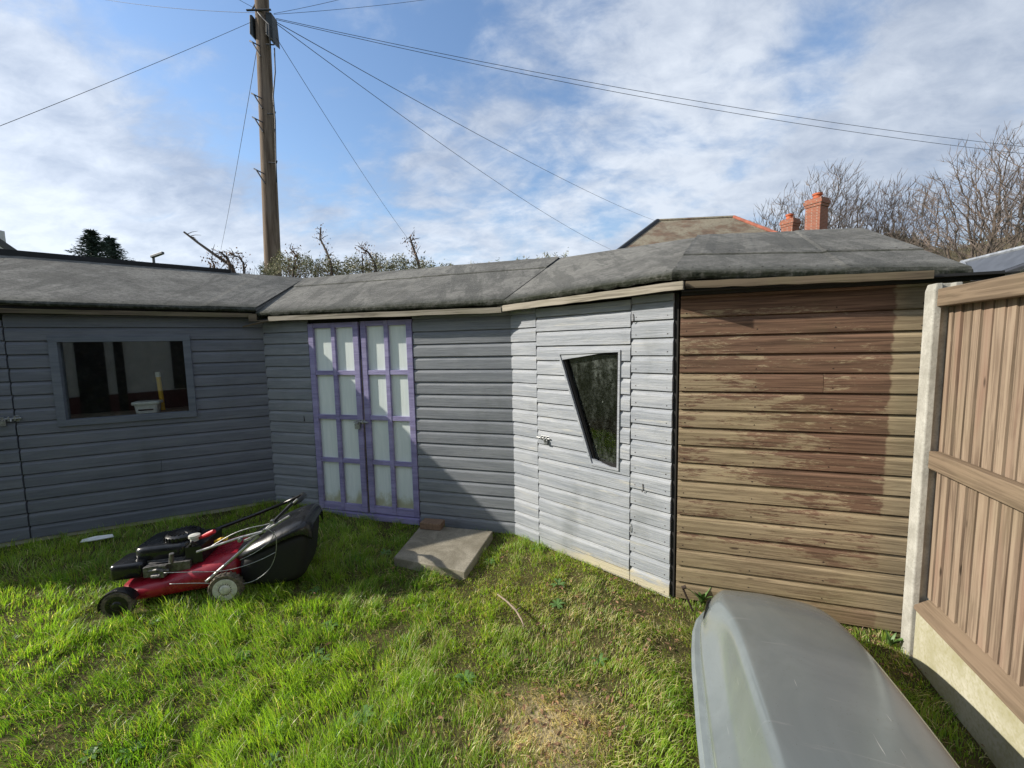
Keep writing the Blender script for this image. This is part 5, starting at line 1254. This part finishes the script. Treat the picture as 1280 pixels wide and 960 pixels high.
def stub(pts, Y, label, seed, leaves=True, r=.022, shoots=7):
    rr = random.Random(seed); P = [at_y(px, py, Y) for px, py in pts]; P[0] = P[0]+Vector((0, 0, -.25))
    T = thing('cut_branch', label, 'branch', P[0], 0, 'cut branches standing out of the hedge')
    mb = MB(); k = len(P); mb.tube(P, [r*(1-.55*i/(k-1)) for i in range(k)], 6, True)
    for i in range(shoots*2):
        j = rr.randint(1, k-1); c = P[j-1].lerp(P[j], rr.random()); d = Vector((rr.gauss(0, 1), rr.gauss(0, .6), rr.gauss(.25, .7))).normalized()*rr.uniform(.05, .17); mb.tube([c, c+d*.5+Vector((0, 0, .01)), c+d], [.006, .004, .002], 4, False)
    mk('stem', mb, 'bark', T, fix=False)
    if leaves:
        mb = MB()
        for i in range(150):
            j = rr.randint(1, k-1); c = P[j-1].lerp(P[j], rr.random())+Vector((rr.gauss(0, .05), rr.gauss(0, .05), rr.gauss(-.01, .05))); s = rr.uniform(.010, .024); d = Vector((rr.gauss(0, .5), rr.gauss(0, .5), -1)).normalized(); e = d.orthogonal().normalized(); e.rotate(Matrix.Rotation(rr.uniform(0, 6), 3, d))
            mb.add([c-e*s*.5, c+d*s, c+e*s*.5, c-d*s*.6], [(0,1,2,3)])
        mk('dead_leaves', mb, 'litter', T, fix=False)
stub([(300, 345), (290, 333), (268, 318), (247, 303), (230, 290)], 5.9, 'long bare branch slanting up to the left at the left end of the hedge', 1, False, .028, 5)
stub([(289, 345), (287, 330), (284, 322), (275, 315)], 5.85, 'stubby forked branch at the foot of the long slanting branch', 2, True, .026)
stub([(306, 345), (304, 328), (298, 321), (290, 318)], 5.85, 'hooked branch between the long slanting branch and the pole', 3, True, .016)
stub([(268, 343), (268, 332), (264, 324)], 5.9, 'short thin stub at the far left end of the hedge', 8, True, .016, 4)
stub([(362, 345), (368, 330), (372, 322), (362, 310)], 5.8, 'short leafy stub just right of the pole', 4, True, .016)
stub([(416, 346), (414, 330), (408, 314), (400, 298), (401, 284)], 5.8, 'tallest cut branch in the hedge, thin with a curved tip', 5, True, .020)
stub([(474, 342), (468, 328), (460, 315), (451, 310)], 5.8, 'cut branch leaning left with a thin upright beside it', 6, True, .020)
stub([(528, 338), (522, 325), (516, 308), (512, 296)], 5.8, 'cut branch with the thickest bunch of dead leaves and fine spreading twigs', 7, True, .024, 12)
stub([(454, 344), (453, 330), (453, 318)], 5.8, 'thin upright stub left of the leaning cut branch', 9, False, .012, 3)

# ------------------------------------------------------------------ far buildings
def uv_wall(co, n):
    return (co.x+co.y, co.z) if abs(n.z) < .5 else (co.x, co.y)
def uv_roof(co, n):
    h = Vector((n.x, n.y, 0)); 
    if h.length < 1e-4: return (co.x, co.y)
    h.normalize(); t = Vector((-h.y, h.x, 0)); return (co.dot(t), co.z/max(.3, math.sqrt(max(.01, 1-n.z*n.z))))
def tiled_house():
    Y0 = 25.0
    rl = at_y(822, 276, Y0); rr_ = at_y(917, 271.5, Y0-1.0); zr = (rl.z+rr_.z)/2
    T = thing('house', 'house with a hipped mossy tiled roof and brick chimneys behind the sheds', 'house', (rl.x+2, Y0, 0))
    el = at_y(776, 309, Y0-3.2); er = at_y(992, 300, Y0-4.0); ez = (el.z+er.z)/2-.55
    el = Vector((el.x-.6, Y0-3.8, ez)); er = Vector((er.x+.6, Y0-4.6, ez))
    bl = Vector((el.x, Y0+3.8, ez)); br = Vector((er.x, Y0+3.0, ez))
    mb = MB(); mb.add([el, er, rr_, rl, bl, br], [(0,1,2,3), (0,3,4), (1,5,2), (4,3,2,5), (0,4,5,1)])
    R = mk('roof', mb, 'tiles', T, uvfn=uv_roof)
    mb = MB(); mb.tube([rl, rl.lerp(rr_, .5), rr_], .10, 6); mk('ridge_tiles', mb, 'tiles', R, uvfn=uv_roof)
    mb = MB(); mb.tube([rr_, rr_.lerp(er, .5), er], .12, 6); mk('hip_tiles', mb, 'ridge_clay', R)
    mb = MB(); mb.tube([rl, rl.lerp(el, .5), el], .13, 6); mk('hip_tiles', mb, 'verge', R)
    mb = MB(); i = Vector((.3, .3, 0)); mb.hexa([Vector((el.x+.3, el.y+.3, 0)), Vector((er.x-.3, er.y+.3, 0)), Vector((br.x-.3, br.y-.3, 0)), Vector((bl.x+.3, bl.y-.3, 0))],
        [Vector((el.x+.3, el.y+.3, ez-.02)), Vector((er.x-.3, er.y+.3, ez-.02)), Vector((br.x-.3, br.y-.3, ez-.02)), Vector((bl.x+.3, bl.y-.3, ez-.02))]); mk('wall', mb, 'render_wall', T)
    def chimney(px0, px1, pyt, Y, potpx, pott, d=.9):
        a = at_y(px0, pyt, Y); b = at_y(px1, pyt, Y); w = b.x-a.x; ztop = a.z; R_ = Matrix.Rotation(rad(28), 4, 'Z'); c = Vector(((a.x+b.x)/2, Y, 0)); M_ = Matrix.Translation(c)@R_; h = w*.37
        mb = MB(); mb.box(-h, h, -h*.9, h*.9, 2, ztop-.45, M_); mb.box(-h*1.1, h*1.1, -h, h, ztop-.45, ztop-.3, M_); mb.box(-h*1.2, h*1.2, -h*1.1, h*1.1, ztop-.3, ztop-.12, M_); mb.box(-h*1.08, h*1.08, -h, h, ztop-.12, ztop, M_)
        Cn = mk('chimney', mb, 'brick', T, uvfn=uv_wall)
        p = at_y(potpx, pott, Y); mb = MB(); r = w*.20; mb.lathe([(r, ztop-.05), (r*.9, ztop+.12), (r*.88, p.z-.12), (r*1.1, p.z-.10), (r*1.1, p.z), (r*.75, p.z), (r*.7, p.z-.1)], (p.x, Y, 0), 'Z', 14); mk('chimney_pot', mb, 'clay', Cn, smooth='auto')
    chimney(1009, 1034, 250, 24.5, 1022, 242); chimney(978, 998, 275, 27, 987, 268)
tiled_house()
def right_building():
    t0 = at_y(1203, 328, 7.0); t1 = at_y(1284, 308.5, 5.6); l0 = at_y(1213, 352, 6.0); l1 = at_y(1284, 327, 4.9)
    k = (t1-t0); k2 = (l1-l0); t1 = t0+k*1.8; l1 = l0+k2*1.8
    T = thing('outbuilding', 'neighbouring outbuilding with a grey slate roof beyond the fence', 'building', (l0.x, l0.y, 0))
    nrm = (l0-t0).cross(t1-t0).normalized(); nrm = nrm if nrm.z > 0 else -nrm
    mb = MB(); q = [l0, l1, t1, t0]; mb.hexa([p-nrm*.05 for p in q], q); r = mk('roof', mb, 'slate', T)
    mb = MB(); mb.tube([t0, t1], .035, 6); mb.tube([t0, l0], .04, 6); mk('flashing', mb, 'slate_edge', r)
    w0 = l0+(t0-l0)*.06-Vector((0, 0, .11)); w1 = l1+(t1-l1)*.06-Vector((0, 0, .11)); mb = MB(); d = Vector((0, 0, -.16)); s = (t0-l0)*.02
    mb.hexa([w0+d, w1+d, w1+d+s, w0+d+s], [w0, w1, w1+s, w0+s]); mk('fascia', mb, 'white_plastic', T)
    g = MB(); g.tube([l0-Vector((0, 0, .05)), l1-Vector((0, 0, .05))], .045, 8); mk('gutter', g, 'cable', T)
    mb = MB(); a = w0+s*3; b = w1+s*3; c = Vector((t1.x+1, t1.y+.3, 0)); e = Vector((t0.x+1, t0.y+.3, 0)); mb.hexa([Vector((a.x, a.y, 0)), Vector((b.x, b.y, 0)), c, e], [Vector((a.x, a.y, a.z-.02)), Vector((b.x, b.y, b.z-.02)), c+Vector((0, 0, 2.2)), e+Vector((0, 0, 2.2))]); mk('wall', mb, 'render_wall', T)
right_building()
def left_house():
    Y = 24; a = at_y(0, 298, Y); b = at_y(31, 319, Y)
    T = thing('house', 'white rendered house with a dark roof verge at the left edge behind the shed', 'house', (b.x-4, Y, 0))
    sl_ = (b-a); apex = a-sl_*3.0; far = Vector((-10.5, 8.0, 0)); lf = apex+Vector((-(b.x-apex.x), 0, b.z-apex.z))
    mb = MB()
    for p, q in ((apex, b), (lf, apex)):
        n = Vector((q.z-p.z, 0, -(q.x-p.x))).normalized()*.30; n = n if n.z < 0 else -n
        mb.hexa([p+n, q+n, q+n+far, p+n+far], [p, q, q+far, p+far])
    mk('roof', mb, 'verge', T)
    d = Vector((0, .35, -.3)); mb = MB(); i = .5
    B0, B1, AP = Vector((lf.x+i, Y+.35, 0)), Vector((b.x-i, Y+.35, 0)), apex+d
    mb.add([B0, B1, Vector((B1.x, B1.y, b.z-.05)), AP, Vector((B0.x, B0.y, b.z-.05))]+[p+Vector((-9.5, 7.4, 0)) for p in (B0, B1, Vector((B1.x, B1.y, b.z-.05)), AP, Vector((B0.x, B0.y, b.z-.05)))], [(0,1,2,3,4), (9,8,7,6,5), (1,6,7,2), (0,4,9,5)]); mk('wall', mb, 'render_wall', T)
    c = at_y(0, 288, Y+3); mb = MB(); mb.box(c.x-.5, c.x+.05, Y+2.5, Y+3.2, b.z, c.z); mk('chimney', mb, 'render_wall', T)
left_house()
def street_lamp():
    Y = 26; h = at_y(192, 320, Y); e = at_y(204, 317.5, Y-.6); b = at_y(193, 335, Y)
    T = thing('street_lamp', 'grey street lamp beyond the left shed roof', 'street lamp', (b.x, Y, 0))
    mb = MB(); mb.tube([(b.x, Y, 0), (b.x, Y, h.z)], [.10, .07], 8); mk('pole', mb, 'lamp', T)
    mb = MB(); q = [h+Vector((-.12, -.12, -.12)), e+Vector((0, -.1, .0)), e+Vector((0, .1, .0)), h+Vector((-.12, .12, -.12))]; mb.hexa(q, [p+Vector((0, 0, .14)) for p in q]); mk('lamp_head', mb, 'lamp', T, bevel=.02)
street_lamp()
# the house behind the camera, whose white render and dark doors show in the left shed window
def own_house():
    Y = -4.6; T = thing('house', 'white house with a dark red base mirrored in the left shed window', 'house', (-2, Y, 0))
    mb = MB(); mb.box(-7.5, 3.5, Y-6, Y, .62, 4.9); mk('wall', mb, 'render_wall', T)
    mb = MB(); mb.box(-7.5, 3.5, Y-6, Y+.03, -.05, .615); mk('plinth', mb, 'maroon', T)
    for x0, x1, z0, z1 in ((-3.9, -3.35, .05, 2.2), (-3.15, -2.95, .05, 2.2), (-2.75, -2.3, .05, 2.2), (-2.15, -2.0, .05, 2.2), (-1.15, -.75, .65, 2.3), (.4, 1.5, 1.0, 2.2), (-6.3, -5.0, 1.0, 2.2), (-3.6, -2.2, 3.1, 4.2), (.4, 1.5, 3.1, 4.2)):
        mb = MB(); mb.box(x0, x1, Y-.1, Y+.04, z0, z1); w = mk('window', mb, 'black_gloss', T)
    mb = MB(); mb.hexa([Vector((-7.9, Y+.4, 4.9)), Vector((3.9, Y+.4, 4.9)), Vector((3.9, Y-6.4, 4.9)), Vector((-7.9, Y-6.4, 4.9))], [Vector((-7.9, Y-2.9, 7.0)), Vector((3.9, Y-2.9, 7.0)), Vector((3.9, Y-3.1, 7.0)), Vector((-7.9, Y-3.1, 7.0))]); mk('roof', mb, 'slate', T)
own_house()
